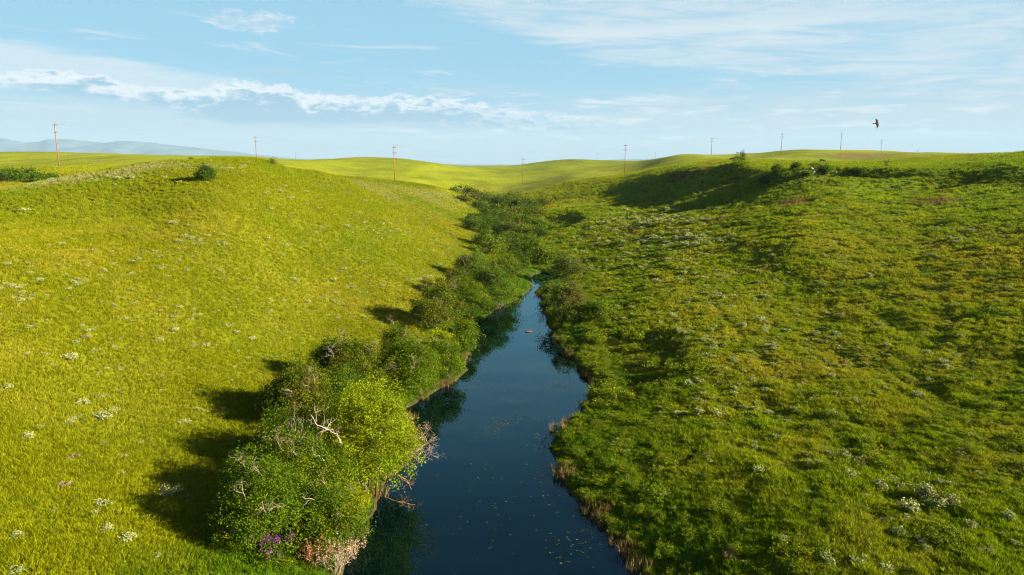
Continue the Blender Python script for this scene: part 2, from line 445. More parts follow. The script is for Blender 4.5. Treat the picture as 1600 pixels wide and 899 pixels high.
# ------------------------------------------------------------------ grass colour (albedo) as a function of place
def grass_col(x, y):
    r = np.hypot(x, y)
    d = np.where(y < 126, river_d(x, y), np.abs(x - np.interp(y, CKY, CKX)))
    right = sst(x - np.interp(y, np.r_[RY, CKY[1:]], np.r_[RR, CKX[1:]]), -2, 14)
    n1 = fbm(x / 22, y / 22, 4, 71)
    n2 = fbm(x / 4.5, y / 4.5, 3, 75)
    n3 = fbm(x / 60 + 3, y / 90, 3, 79)
    base = np.stack([0.142 + 0 * x, 0.158 + 0 * x, 0.0016 + 0 * x], -1)
    rightc = np.array([0.126, 0.182, 0.0016])
    lush = np.array([0.036, 0.092, 0.0016])
    dry = np.array([0.200, 0.168, 0.011])
    green = np.array([0.070, 0.126, 0.0016])
    c_ = base + (rightc - base) * (0.85 * right * (1 - sst(r, 180, 320)))[..., None]
    k = np.clip(0.5 * n1 + 0.35 * n2 - 0.02, 0, 1) * 0.9
    c_ = c_ + (green - c_) * k[..., None]
    k = np.clip(0.7 * n3 + 0.45 * n2 - 0.10, 0, 1) * 0.85
    c_ = c_ + (dry - c_) * k[..., None]
    wet = (1 - sst(d + 2.0 * n2 + 3 * n1, 1.0, 8.0 + 6 * right)) * (1 - sst(y, 300, 420))
    c_ = c_ + (lush - c_) * (0.85 * np.clip(wet, 0, 1))[..., None]
    far = sst(r, 250, 700)
    nf = fbm(x / 45, y / 120, 4, 83)
    far2 = sst(r, 180, 330)
    c_ = c_ * (1 + 0.42 * far * nf + 0.30 * far2 * fbm(x / 9, y / 24, 3, 87))[..., None] + (np.array([0.05, 0.03, 0.012]) * (far * np.clip(nf - 0.2, 0, 1))[..., None])
    c_ = c_ + (np.array([0.118, 0.140, 0.003]) - c_) * (0.6 * far)[..., None]
    for sx, sy, sa_, sb_ in PALE:
        k = (1 - sst(np.hypot((x - sx) / sa_, (y - sy) / sb_) + 0.5 * n2 + 0.3 * n1, 0.3, 1.2)) * 0.7
        c_ = c_ + (np.array([0.21, 0.20, 0.08]) - c_) * k[..., None] * 0.6
    for sx, sy, sa_, sb_ in SOIL:
        k = (1 - sst(np.hypot((x - sx) / sa_, (y - sy) / sb_) + 0.35 * n2, 0.4, 1.1)) * 0.8
        c_ = c_ + (np.array([0.14, 0.08, 0.036]) - c_) * k[..., None]
    return np.clip(c_ * (1 + 0.10 * n2)[..., None], 0.002, 0.6)


# ------------------------------------------------------------------ mesh helpers
def mesh_np(name, co, faces_flat, loop_tot, mat=None, smooth=False, col=None):
    me = bpy.data.meshes.new(name)
    co = np.asarray(co, np.float32)
    me.vertices.add(len(co))
    me.vertices.foreach_set('co', co.ravel())
    faces_flat = np.asarray(faces_flat, np.int32)
    loop_tot = np.asarray(loop_tot, np.int32)
    me.loops.add(len(faces_flat))
    me.loops.foreach_set('vertex_index', faces_flat)
    me.polygons.add(len(loop_tot))
    st = np.zeros(len(loop_tot), np.int32)
    st[1:] = np.cumsum(loop_tot)[:-1]
    me.polygons.foreach_set('loop_start', st)
    me.polygons.foreach_set('use_smooth', np.full(len(loop_tot), smooth))
    if col is not None:
        at = me.attributes.new('tint', 'FLOAT_VECTOR', 'POINT')
        at.data.foreach_set('vector', np.asarray(col, np.float32).ravel())
    if mat: me.materials.append(mat)
    me.update(calc_edges=True)
    return me


def grid_faces(nr, nc, wrap=False):
    i = np.arange(nr - 1)[:, None]
    j = np.arange(nc if wrap else nc - 1)[None, :]
    j2 = (j + 1) % nc
    f = np.stack([i * nc + j, i * nc + j2, (i + 1) * nc + j2, (i + 1) * nc + j], -1).reshape(-1, 4)
    return f


def link(name, me, parent=None, loc=None, rot=None, scale=None):
    o = bpy.data.objects.new(name, me)
    COL.objects.link(o)
    if parent: o.parent = parent
    if loc is not None: o.location = loc
    if rot is not None: o.rotation_euler = rot
    if scale is not None: o.scale = scale
    return o


def tag(o, label=None, cat=None, group=None, kind=None):
    if label: o['label'] = label
    if cat: o['category'] = cat
    if group: o['group'] = group
    if kind: o['kind'] = kind
    return o


def thing(name, label, cat, loc, rotz=0.0, group=None):
    o = link(name, None, None, loc, (0, 0, rotz))
    o.empty_display_size = 0.3
    return tag(o, label, cat, group)


# ------------------------------------------------------------------ materials
def mat(name):
    m = bpy.data.materials.new(name)
    m.use_nodes = True
    t = NT(m.node_tree)
    t.n.clear()
    out = t.new('ShaderNodeOutputMaterial')
    return m, t, out


def leaf_mat(name, attr='GEOMETRY', trans=0.35, rough=0.6, fixed=None, spec=0.25, vary=0.25):
    m, t, out = mat(name)
    if fixed is None:
        at = t.new('ShaderNodeAttribute', attribute_type=attr, attribute_name='tint')
        colr = at.outputs['Color']
    else:
        colr = (*fixed, 1)
    oi = t.new('ShaderNodeNewGeometry')
    rnd = t.ss(oi.outputs['Random Per Island'], 0, 1, 1 - vary, 1 + vary)
    colr = t.mix(1.0, colr, t.comb(rnd, rnd, rnd), 'MULTIPLY')
    pb = t.new('ShaderNodeBsdfPrincipled')
    t.put(pb.inputs['Base Color'], colr)
    pb.inputs['Roughness'].default_value = rough
    pb.inputs['Specular IOR Level'].default_value = spec
    tr = t.new('ShaderNodeBsdfTranslucent')
    t.put(tr.inputs[0], t.mix(1.0, colr, (1.25, 1.3, 0.6), 'MULTIPLY'))
    mx = t.new('ShaderNodeMixShader')
    mx.inputs[0].default_value = trans
    t.l.new(pb.outputs[0], mx.inputs[1]); t.l.new(tr.outputs[0], mx.inputs[2])
    t.l.new(mx.outputs[0], out.inputs[0])
    return m


M_LEAF = leaf_mat('leaf', 'GEOMETRY', spec=0.06)
M_BLADE = leaf_mat('grass_blade', 'INSTANCER', trans=0.3, vary=0.35, spec=0.03)
M_SAGE = leaf_mat('sage_leaf', 'GEOMETRY', trans=0.12, rough=0.8, spec=0.1, vary=0.2)


def plain_mat(name, colr, rough=0.75, nscale=6.0, namp=0.3, spec=0.3, stretch=(1, 1, 1), bump=0.0):
    m, t, out = mat(name)
    co = t.new('ShaderNodeTexCoord')
    mp = t.new('ShaderNodeMapping')
    t.l.new(co.outputs['Object'], mp.inputs[0])
    mp.inputs['Scale'].default_value = stretch
    n = t.noise(mp.outputs[0], nscale, 5, 0.6)
    f = t.ss(n, 0.25, 0.75, 1 - namp, 1 + namp)
    pb = t.new('ShaderNodeBsdfPrincipled')
    t.put(pb.inputs['Base Color'], t.mix(1.0, (*colr, 1), t.comb(f, f, f), 'MULTIPLY'))
    pb.inputs['Roughness'].default_value = rough
    pb.inputs['Specular IOR Level'].default_value = spec
    if bump:
        bp = t.new('ShaderNodeBump')
        bp.inputs['Strength'].default_value = bump
        t.put(bp.inputs['Height'], n)
        t.l.new(bp.outputs[0], pb.inputs['Normal'])
    t.l.new(pb.outputs[0], out.inputs[0])
    return m


M_BARK = plain_mat('bark', (0.0845, 0.0581, 0.037), 0.9, 5, 0.4, 0.1, (1, 1, 0.3))
M_DEAD = plain_mat('dead_wood', (0.2429, 0.1848, 0.1531), 0.85, 6, 0.3, 0.1)
M_RUSTWOOD = plain_mat('bare_orange_wood', (0.1901, 0.1003, 0.037), 0.85, 6, 0.3, 0.1)
M_POLE = plain_mat('pole_wood', (0.1795, 0.0853, 0.0349), 0.85, 3, 0.25, 0.1, (4, 4, 0.3))
M_ARM = plain_mat('crossarm_wood', (0.1584, 0.1003, 0.0634), 0.85, 3, 0.2, 0.1)
M_GLASS = plain_mat('insulator_ceramic', (0.2376, 0.2218, 0.2112), 0.3, 3, 0.1, 0.5)
M_WIRE = plain_mat('wire', (0.1848, 0.1848, 0.1901), 0.5, 3, 0.1, 0.4)
M_COW = plain_mat('cow_hide', (0.0063, 0.0053, 0.0047), 0.7, 3, 0.3, 0.2)
M_BIRD = plain_mat('feather', (0.0158, 0.0074, 0.0053), 0.8, 30, 0.4, 0.1)

# ground
M_GROUND, t, out = mat('meadow_ground')
at = t.new('ShaderNodeAttribute', attribute_type='GEOMETRY', attribute_name='tint')
geo = t.new('ShaderNodeNewGeometry')
pos = geo.outputs['Position']
n1 = t.noise(pos, 0.9, 6, 0.65)
n2 = t.noise(pos, 5.0, 4, 0.6)
n3 = t.noise(pos, 0.12, 5, 0.6)
f = t.mul(t.ss(n1, 0.3, 0.7, 0.72, 1.24), t.ss(n2, 0.3, 0.7, 0.72, 1.22))
g = t.mix(1.0, at.outputs['Color'], t.comb(f, f, f), 'MULTIPLY')
g = t.mix(t.ss(n3, 0.52, 0.72, 0, 0.35), g, (0.047, 0.080, 0.003))
speck = t.noise(pos, 1.7, 3, 0.5)
g = t.mix(t.ss(speck, 0.68, 0.76, 0, 0.25), g, (0.13, 0.13, 0.05))
pb = t.new('ShaderNodeBsdfPrincipled')
t.put(pb.inputs['Base Color'], g)
pb.inputs['Roughness'].default_value = 0.9
pb.inputs['Specular IOR Level'].default_value = 0.05
bp = t.new('ShaderNodeBump')
bp.inputs['Strength'].default_value = 0.55
bp.inputs['Distance'].default_value = 0.35
t.put(bp.inputs['Height'], t.add(t.mul(n1, 0.8), t.mul(n2, 0.3)))
t.l.new(bp.outputs[0], pb.inputs['Normal'])
t.l.new(pb.outputs[0], out.inputs[0])

# water
M_WATER, t, out = mat('river_water')
geo = t.new('ShaderNodeNewGeometry')
w1 = t.noise(geo.outputs['Position'], 1.1, 3, 0.5)
w2 = t.noise(geo.outputs['Position'], 0.25, 2, 0.5)
df = t.new('ShaderNodeBsdfDiffuse')
df.inputs[0].default_value = (0.0001, 0.0022, 0.0022, 1)
gl = t.new('ShaderNodeBsdfGlossy')
gl.inputs['Color'].default_value = (0.46, 0.84, 1.0, 1)
gl.inputs['Roughness'].default_value = 0.02
fr = t.new('ShaderNodeFresnel')
fr.inputs['IOR'].default_value = 1.45
bp = t.new('ShaderNodeBump')
bp.inputs['Strength'].default_value = 0.018
bp.inputs['Distance'].default_value = 0.05
t.put(bp.inputs['Height'], t.add(w1, t.mul(w2, 2.0)))
for nd in (gl, fr):
    t.l.new(bp.outputs[0], nd.inputs['Normal'])
mx = t.new('ShaderNodeMixShader')
t.l.new(fr.outputs[0], mx.inputs[0]); t.l.new(df.outputs[0], mx.inputs[1]); t.l.new(gl.outputs[0], mx.inputs[2])
t.l.new(mx.outputs[0], out.inputs[0])

# ------------------------------------------------------------------ ground sheet: one polar sheet out to the horizon
rs = [2.0]
while rs[-1] < 19500:
    r_ = rs[-1]
    rs.append(r_ + max(0.05, min(1.5 * r_ * r_ / 12300, 0.0105 * r_)) if r_ > 16 else r_ + 0.7)
rs = np.array(rs)
th_in = np.radians(np.linspace(-41, 41, 760))
th_out = np.radians(np.linspace(41, 319, 110)[1:-1])
th = np.r_[th_in, th_out]
TH, RR_ = np.meshgrid(th, rs)
GX, GY = (RR_ * np.sin(TH)).ravel(), (RR_ * np.cos(TH)).ravel()
GZ = ground(GX, GY)
co = np.stack([GX, GY, GZ], -1)
nr, nc = len(rs), len(th)
fc = grid_faces(nr, nc, True)[:, ::-1]
co = np.r_[co, [[0, 0, float(ground(np.array([0.0]), np.array([0.01]))[0])]]]
j = np.arange(nc)
tri = np.stack([j, np.full(nc, len(co) - 1), (j + 1) % nc], -1)
cols = grass_col(co[:, 0], co[:, 1])
# thatch and soil tone with tuft self-shade painted in, fading out with distance
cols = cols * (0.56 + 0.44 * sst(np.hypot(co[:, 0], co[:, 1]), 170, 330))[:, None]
# muddy bed and shore
dd = river_d(co[:, 0], co[:, 1])
mud = np.where((co[:, 1] < 126) & (dd < 0.3), sst(0.28 - dd, 0, 0.25), 0)[:, None]
cols = cols + (np.array([0.036, 0.028, 0.014]) - cols) * mud
# worn cattle track on the right plateau edge
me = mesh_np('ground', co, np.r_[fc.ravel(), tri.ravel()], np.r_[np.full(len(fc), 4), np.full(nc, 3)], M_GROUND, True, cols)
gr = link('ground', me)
tag(gr, 'rolling green meadow with a valley running away through it', kind='structure')

# water sheet
yy = np.r_[np.linspace(-138, 125.6, 160)]
L = np.interp(yy, RY, RL) - 0.9
R = np.interp(yy, RY, RR) + 0.9
co = np.stack([np.stack([L, yy, 0 * yy], -1), np.stack([R, yy, 0 * yy], -1)], 1).reshape(-1, 3)
fc = grid_faces(len(yy), 2)
river = link('river', mesh_np('river', co, fc.ravel(), np.full(len(fc), 4), M_WATER))
tag(river, 'calm dark blue river winding through the meadow', kind='structure')

# ------------------------------------------------------------------ far mountains
M_MOUNT = plain_mat('mountain_hazed_rock', (0.07, 0.11, 0.135), 0.95, 0.002, 0.3, 0.0)  # part of the distance haze is painted into this bluish albedo


def mountain_range(name, prof, D, depth, seed, label):
    us = np.linspace(prof[0][0], prof[-1][0], 260)
    vs = np.interp(us, [p[0] for p in prof], [p[1] for p in prof])
    hs = CAM_H + (256 - vs) / F_PX * D
    rows = np.linspace(-1, 1, 28)
    out_ = []
    for s in rows:
        Dy = D + s * depth
        x = (us - CX) / F_PX * 1.0 * D * (1 + s * depth / D)
        k = (1 - abs(s)) ** 0.8
        nz = 1 + (1 - k) * 0.9 * fbm(x / 1400, np.full_like(x, Dy / 1000), 4, seed)
        z = hs * k * np.clip(nz, 0.1, 2) + k * hs * 0.035 * fbm(x / 500, np.full_like(x, Dy / 500), 3, seed + 3) - 12 * (1 - k)
        out_.append(np.stack([x, np.full_like(x, Dy), z], -1))
    co_ = np.array(out_).reshape(-1, 3)
    fc_ = grid_faces(len(rows), len(us))
    o = link(name, mesh_np(name, co_, fc_.ravel(), np.full(len(fc_), 4), M_MOUNT, True))
    tag(o, label, kind='structure')
    return o


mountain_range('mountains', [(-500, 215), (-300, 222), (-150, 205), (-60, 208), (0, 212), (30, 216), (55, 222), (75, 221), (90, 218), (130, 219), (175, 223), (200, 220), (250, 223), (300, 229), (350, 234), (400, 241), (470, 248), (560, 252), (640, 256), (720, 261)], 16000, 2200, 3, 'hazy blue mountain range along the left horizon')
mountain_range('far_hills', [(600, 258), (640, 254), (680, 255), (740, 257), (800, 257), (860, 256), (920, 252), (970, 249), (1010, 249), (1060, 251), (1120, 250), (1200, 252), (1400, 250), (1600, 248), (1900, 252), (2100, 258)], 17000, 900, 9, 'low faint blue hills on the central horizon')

# ------------------------------------------------------------------ instanced cover (stuff): grass and the lesser sagebrush
LIB = bpy.data.collections


def blades(rng, n, h, spread, width, lean):
    co_, fl, lt = [], [], []
    for i in range(n):
        a = rng.uniform(0, 2 * math.pi); q = spread * math.sqrt(rng.uniform())
        bx, by = q * math.cos(a), q * math.sin(a)
        a2 = a + rng.uniform(-1.2, 1.2)
        hh = h * rng.uniform(0.55, 1.1)
        ln = lean * hh * rng.uniform(0.3, 1.2)
        lx, ly = math.cos(a2) * ln, math.sin(a2) * ln
        wa = rng.uniform(0, math.pi)
        wx, wy = math.cos(wa) * width / 2, math.sin(wa) * width / 2
        k = len(co_)
        co_ += [(bx - wx, by - wy, -0.03), (bx + wx, by + wy, -0.03), (bx + lx * .35 + wx * .8, by + ly * .35 + wy * .8, hh * .6), (bx + lx * .35 - wx * .8, by + ly * .35 - wy * .8, hh * .6), (bx + lx, by + ly, hh)]
        fl += [k, k + 1, k + 2, k + 3, k + 3, k + 2, k + 4]; lt += [4, 3]
    return co_, fl, lt


def lib_collection(name, meshes):
    c_ = bpy.data.collections.new(name)
    for i, me_ in enumerate(meshes):
        c_.objects.link(bpy.data.objects.new(me_.name, me_))
    return c_


def scatter(name, pts, rot, scl, tint, pick, coll, label):
    me_ = bpy.data.meshes.new(name)
    me_.vertices.add(len(pts))
    me_.vertices.foreach_set('co', np.asarray(pts, np.float32).ravel())
    for an, ty, dat, key in (('rot', 'FLOAT_VECTOR', rot, 'vector'), ('scl', 'FLOAT_VECTOR', scl, 'vector'), ('tint', 'FLOAT_VECTOR', tint, 'vector')):
        a_ = me_.attributes.new(an, ty, 'POINT')
        a_.data.foreach_set(key, np.asarray(dat, np.float32).ravel())
    a_ = me_.attributes.new('pick', 'INT', 'POINT')
    a_.data.foreach_set('value', np.asarray(pick, np.int32))
    o = link(name, me_)
    ng = bpy.data.node_groups.new(name + '_scatter', 'GeometryNodeTree')
    ng.interface.new_socket('Geometry', in_out='INPUT', socket_type='NodeSocketGeometry')
    ng.interface.new_socket('Geometry', in_out='OUTPUT', socket_type='NodeSocketGeometry')
    N, LK = ng.nodes, ng.links
    gi, go = N.new('NodeGroupInput'), N.new('NodeGroupOutput')
    ci = N.new('GeometryNodeCollectionInfo')
    ci.inputs['Collection'].default_value = coll
    ci.inputs['Separate Children'].default_value = True
    ci.inputs['Reset Children'].default_value = True
    ip = N.new('GeometryNodeInstanceOnPoints')
    ip.inputs['Pick Instance'].default_value = True

    def na(nm, ty):
        q = N.new('GeometryNodeInputNamedAttribute')
        q.data_type = ty
        q.inputs['Name'].default_value = nm
        return q.outputs['Attribute']
    e2r = N.new('FunctionNodeEulerToRotation')
    LK.new(na('rot', 'FLOAT_VECTOR'), e2r.inputs[0])
    LK.new(gi.outputs[0], ip.inputs['Points'])
    LK.new(ci.outputs[0], ip.inputs['Instance'])
    LK.new(na('pick', 'INT'), ip.inputs['Instance Index'])
    LK.new(e2r.outputs[0], ip.inputs['Rotation'])
    LK.new(na('scl', 'FLOAT_VECTOR'), ip.inputs['Scale'])
    LK.new(ip.outputs[0], go.inputs[0])
    md = o.modifiers.new('scatter', 'NODES')
    md.node_group = ng
    tag(o, label, kind='stuff')
    return o


rng = np.random.default_rng(3)
tufts = []
for i in range(5):
    a_, b_, c_ = blades(rng, 14, 0.125, 0.11, 0.018, 0.7)
    tufts.append(mesh_np('tuft', a_, b_, c_, M_BLADE))
for i in range(3):
    a_, b_, c_ = blades(rng, 24, 0.30, 0.16, 0.024, 0.5)
    tufts.append(mesh_np('tall_tuft', a_, b_, c_, M_BLADE))
LIB_GRASS = lib_collection('grass_tufts', tufts)


def polar_points(n, r0, r1, power):
    """points in the sector in front, density falling as r**-power"""
    th_ = np.radians(rng.uniform(-41, 41, n))
    u_ = rng.uniform(0, 1, n)
    e = 2 - power
    r_ = r0 * (r1 / r0) ** u_ if abs(e) < 1e-6 else (r0 ** e + u_ * (r1 ** e - r0 ** e)) ** (1 / e)
    return r_ * np.sin(th_), r_ * np.cos(th_), r_


GRASS_N = 1.0
x1, y1, r1 = polar_points(int(120000 * GRASS_N), 20, 62, 0.5)
x2, y2, r2 = polar_points(int(320000 * GRASS_N), 62, 330, 2.0)
gx, gy, gr_ = np.r_[x1, x2], np.r_[y1, y2], np.r_[r1, r2]
d_ = river_d(gx, gy)
keep = d_ > 0.02
keep &= rng.uniform(size=len(gx)) < np.where(gr_ > 62, 0.9, 1.0)
gx, gy, gr_, d_ = gx[keep], gy[keep], gr_[keep], d_[keep]
gz = ground(gx, gy)
gright = sst(gx - np.interp(gy, np.r_[RY, CKY[1:]], np.r_[RR, CKX[1:]]), 0, 10)
clump = fbm(gx / 2.1, gy / 2.1, 3, 91)
gt = grass_col(gx, gy)
gt = gt * (1 + 0.14 * rng.normal(size=len(gx)))[:, None].clip(0.5, 1.6)
yel = rng.uniform(size=len(gx)) < 0.06
gt[yel] = gt[yel] * np.array([1.15, 1.05, 1.3])
s = (0.75 + 0.25 * rng.uniform(size=len(gx)) + 0.35 * clump * (0.4 + gright)) * np.clip(gr_ / 62, 1, 6) ** 0.55
s = np.clip(s * (0.84 + 0.12 * gright), 0.33, 3)
tall = (rng.uniform(size=len(gx)) < np.clip(0.55 * (1 - sst(d_, 0.5, 7)) + 0.20 * gright * (clump > 0.25), 0, 1))
pick = np.where(tall, rng.integers(5, 8, len(gx)), rng.integers(0, 5, len(gx)))
sv = np.stack([s * 1.1, s * 1.1, s], -1)
rot = np.stack([rng.normal(0, .1, len(gx)), rng.normal(0, .1, len(gx)), rng.uniform(0, 6.28, len(gx))], -1)
scatter('grass', np.stack([gx, gy, gz - 0.01], -1), rot, sv, gt, pick, LIB_GRASS, 'short yellow-green meadow grass covering the slopes')


# ------------------------------------------------------------------ leaves, branches
def leaf_cloud(rng, cen, nor, size, tint, flat=0.5):
    """one kite-shaped leaf per centre"""
    n = len(cen)
    nv = nor * flat + rng.normal(size=(n, 3)) * 0.75
    nv /= np.linalg.norm(nv, axis=1)[:, None] + 1e-9
    t_ = np.cross(nv, rng.normal(size=(n, 3)))
    t_ /= np.linalg.norm(t_, axis=1)[:, None] + 1e-9
    b_ = np.cross(nv, t_)
    s_ = size * rng.uniform(0.65, 1.35, n)[:, None]
    p0 = cen - t_ * s_ * 0.6
    p1 = cen + b_ * s_ * 0.33 + nv * s_ * 0.08
    p2 = cen + t_ * s_ * 0.6
    p3 = cen - b_ * s_ * 0.33 + nv * s_ * 0.08
    co_ = np.stack([p0, p1, p2, p3], 1).reshape(-1, 3)
    fl = np.arange(4 * n)
    return co_, fl, np.full(n, 4), np.repeat(tint, 4, 0)


def crown_mesh(name, rng, lobes, n, size, pal, per=36, sig=0.16, m=None, low=-0.35):
    lobes = np.array(lobes, float)
    wgt = lobes[:, 3] * lobes[:, 4] + lobes[:, 3] * lobes[:, 5]
    nt = max(6, n // per)
    li = rng.choice(len(lobes), nt, p=wgt / wgt.sum())
    dv = rng.normal(size=(nt, 3))
    dv /= np.linalg.norm(dv, axis=1)[:, None]
    dv[:, 2] = np.where(dv[:, 2] < low, -dv[:, 2] * 0.6, dv[:, 2])
    rad = 0.50 + 0.62 * rng.uniform(size=nt) ** 0.75
    tc_ = lobes[li, :3] + dv * lobes[li, 3:6] * rad[:, None]
    pal = np.array(pal, float)
    lobe_c = pal[rng.integers(0, len(pal), len(lobes))]
    tw = 0.55 * lobe_c[li] + 0.45 * pal[rng.integers(0, len(pal), nt)]
    tw = tw * rng.uniform(0.78, 1.25, (nt, 1))
    ti = rng.integers(0, nt, n)
    sg = sig * np.clip(rng.lognormal(0, 0.25, nt), 0.5, 1.8)
    cen = tc_[ti] + rng.normal(size=(n, 3)) * sg[ti][:, None] * np.array([1, 1, 0.8])
    nor = dv[ti] * 0.7 + np.array([0, 0, 0.5])
    co_, fl, lt, cc_ = leaf_cloud(rng, cen, nor, size, tw[ti])
    return mesh_np(name, co_, fl, lt, m or M_LEAF, False, cc_), tc_


def tubes_mesh(name, paths, m, sides=5):
    """paths: list of (points Nx3, radii N)"""
    CO, FL, LT = [], [], []
    k = 0
    for pts, rad in paths:
        pts = np.asarray(pts, float)
        n = len(pts)
        tg = np.gradient(pts, axis=0)
        tg /= np.linalg.norm(tg, axis=1)[:, None] + 1e-9
        ref = np.array([0.31, 0.17, 0.9]) if abs(tg[0, 2]) < 0.8 else np.array([0.9, 0.2, 0.1])
        a_ = np.cross(tg, ref); a_ /= np.linalg.norm(a_, axis=1)[:, None] + 1e-9
        b_ = np.cross(tg, a_)
        an = np.arange(sides) / sides * 2 * math.pi
        ring = pts[:, None] + np.asarray(rad)[:, None, None] * (np.cos(an)[None, :, None] * a_[:, None] + np.sin(an)[None, :, None] * b_[:, None])
        CO.append(ring.reshape(-1, 3))
        f_ = grid_faces(n, sides, True) + k
        FL.append(f_.ravel()); LT.append(np.full(len(f_), 4))
        FL.append(np.arange(sides)[::-1] + k); LT.append([sides])
        FL.append(np.arange(sides) + k + (n - 1) * sides); LT.append([sides])
        k += n * sides
    return mesh_np(name, np.concatenate(CO), np.concatenate(FL), np.concatenate(LT), m, True)


def branch_paths(rng, p, d, length, rad, depth, wig=0.25, up=0.05, out=None):
    """recursive bare branching"""
    if out is None: out = []
    n = 5
    pts = [np.array(p, float)]
    d = np.array(d, float)
    d /= np.linalg.norm(d)
    for i in range(n):
        d = d + rng.normal(size=3) * wig * 0.5 + np.array([0, 0, up])
        d /= np.linalg.norm(d)
        pts.append(pts[-1] + d * length / n)
    rads = np.linspace(rad, rad * 0.45, n + 1)
    out.append((np.array(pts), rads))
    if depth > 0:
        for k in range(rng.integers(2, 4)):
            i = rng.integers(2, n + 1)
            nd = d + rng.normal(size=3) * 0.75
            branch_paths(rng, pts[i], nd, length * rng.uniform(0.5, 0.75), rad * 0.5, depth - 1, wig, up, out)
    return out


def stem_paths(rng, lobes, tips, base_r, spread, nsub=5):
    out = []
    for lb in lobes:
        b0 = np.array([rng.normal() * spread, rng.normal() * spread, -0.15])
        c0 = np.array(lb[:3]); c0[2] = max(c0[2], 0.3)
        mid = b0 * 0.5 + c0 * 0.5 + np.array([0, 0, 0.15 * c0[2]]) + rng.normal(size=3) * 0.12
        t_ = np.linspace(0, 1, 7)[:, None]
        pts = (1 - t_) ** 2 * b0 + 2 * t_ * (1 - t_) * mid + t_ ** 2 * c0
        out.append((pts, np.linspace(base_r, base_r * 0.4, 7)))
        if len(tips):
            dd_ = np.linalg.norm(tips - c0, axis=1)
            near = np.argsort(dd_)[:60]
            for q in rng.choice(near, min(nsub, len(near)), replace=False):
                s0 = pts[rng.integers(3, 7)]
                e0 = tips[q]
                m0 = (s0 + e0) / 2 + rng.normal(size=3) * 0.12
                t2 = np.linspace(0, 1, 4)[:, None]
                out.append(((1 - t2) ** 2 * s0 + 2 * t2 * (1 - t2) * m0 + t2 ** 2 * e0, np.linspace(base_r * 0.4, base_r * 0.12, 4)))
    return out


PAL = {
    'bright': [(0.1457, 0.1807, 0.0029), (0.1259, 0.1707, 0.0029), (0.0993, 0.1478, 0.0029), (0.1721, 0.1838, 0.0034)],
    'green': [(0.0544, 0.099, 0.0023), (0.0768, 0.1118, 0.0023), (0.0352, 0.0767, 0.0023), (0.1024, 0.1181, 0.0029)],
    'olive': [(0.0883, 0.1035, 0.0037), (0.0559, 0.0862, 0.0023), (0.0383, 0.0654, 0.0023), (0.1002, 0.0931, 0.0074)],
    'dark': [(0.0327, 0.0726, 0.0029), (0.0457, 0.0835, 0.0029), (0.0235, 0.0544, 0.0029), (0.0654, 0.0943, 0.0029)],
    'rust': [(0.0561, 0.1103, 0.0048), (0.0582, 0.0838, 0.0046), (0.0832, 0.0725, 0.011), (0.0388, 0.0687, 0.0027), (0.0944, 0.0877, 0.0184)],
}


def bush_lobes(rng, w, h, nl, dx_=1.0):
    lb = []
    for k in range(nl + 4):
        a = rng.uniform(0, 6.28)
        q = math.sqrt(rng.uniform(0.02, 1)) * 0.33 * w
        rz = h * rng.uniform(0.26, 0.38)
        rr = w * rng.uniform(0.13, 0.24)
        edge = q / (0.33 * w)
        cz = h * (0.66 - 0.34 * edge ** 1.5) * rng.uniform(0.75, 1.15)
        lb.append((q * math.cos(a) * dx_, q * math.sin(a), min(cz, h - rz), rr * rng.uniform(0.9, 1.15), rr * rng.uniform(0.9, 1.15), rz))
    lb.append((0, 0, h * 0.62, w * 0.24, w * 0.24, h * 0.36))
    # low skirt so that the foliage reaches the ground
    for k in range(7):
        a = k * 0.9 + rng.uniform(-.3, .3)
        lb.append((0.31 * w * math.cos(a) * dx_, 0.31 * w * math.sin(a), h * 0.22, w * 0.19, w * 0.19, h * 0.25))
    return lb


def bush(name, label, cat, u, v, w, h, pal, n, leaf, seed, group=None, nl=8, twigs=0, twig_mat=None, off=(0, 0), crown_name='crown', stem_name='stems', dx_=1.0, pos=None):
    rng_ = np.random.default_rng(seed)
    x, y, z = hit(u, v) if pos is None else pos
    x += off[0]; y += off[1]
    z = float(ground(np.array([x]), np.array([y]), False)[0])
    z = max(z, 0.02)
    root = thing(name, label, cat, (x, y, z - 0.05), rng_.uniform(-0.3, 0.3), group)
    lb = bush_lobes(rng_, w, h, nl, dx_)
    cm, tips = crown_mesh(crown_name, rng_, lb, n, leaf, PAL[pal], sig=max(0.12, leaf * 1.9), per=34 if leaf < 0.14 else 64)
    link(crown_name, cm, root)
    link(stem_name, tubes_mesh(stem_name, stem_paths(rng_, lb[:6], tips, 0.028 + 0.006 * h, 0.10 * w), M_BARK), root)
    for k in range(twigs):
        a = rng_.uniform(0, 6.28)
        q = rng_.choice(np.argsort(tips[:, 2] - 0.5 * tips[:, 1] + 0.3 * np.abs(tips[:, 0]))[-len(tips) // 4:])
        p = tips[q] * 0.97
        dr = np.array([p[0] * 0.5, p[1] * 0.5 - 0.3, 0.9])
        link('bare_twigs', tubes_mesh('bare_twigs', branch_paths(rng_, p, dr, h * 0.19, 0.018, 4, 0.4, 0.03), twig_mat or M_DEAD, 4), root)
    return root


# ------------------------------------------------------------------ the near thicket on the left bank
bush('willow_tree', 'tall bright yellow-green tree with bleached dead branches leaning over the water', 'tree', 570, 757, 7.6, 7.2, 'bright', 50895, 0.096, 101, nl=13, crown_name='crown', stem_name='trunk')
wt_root = bpy.data.objects['willow_tree']
rg = np.random.default_rng(5)


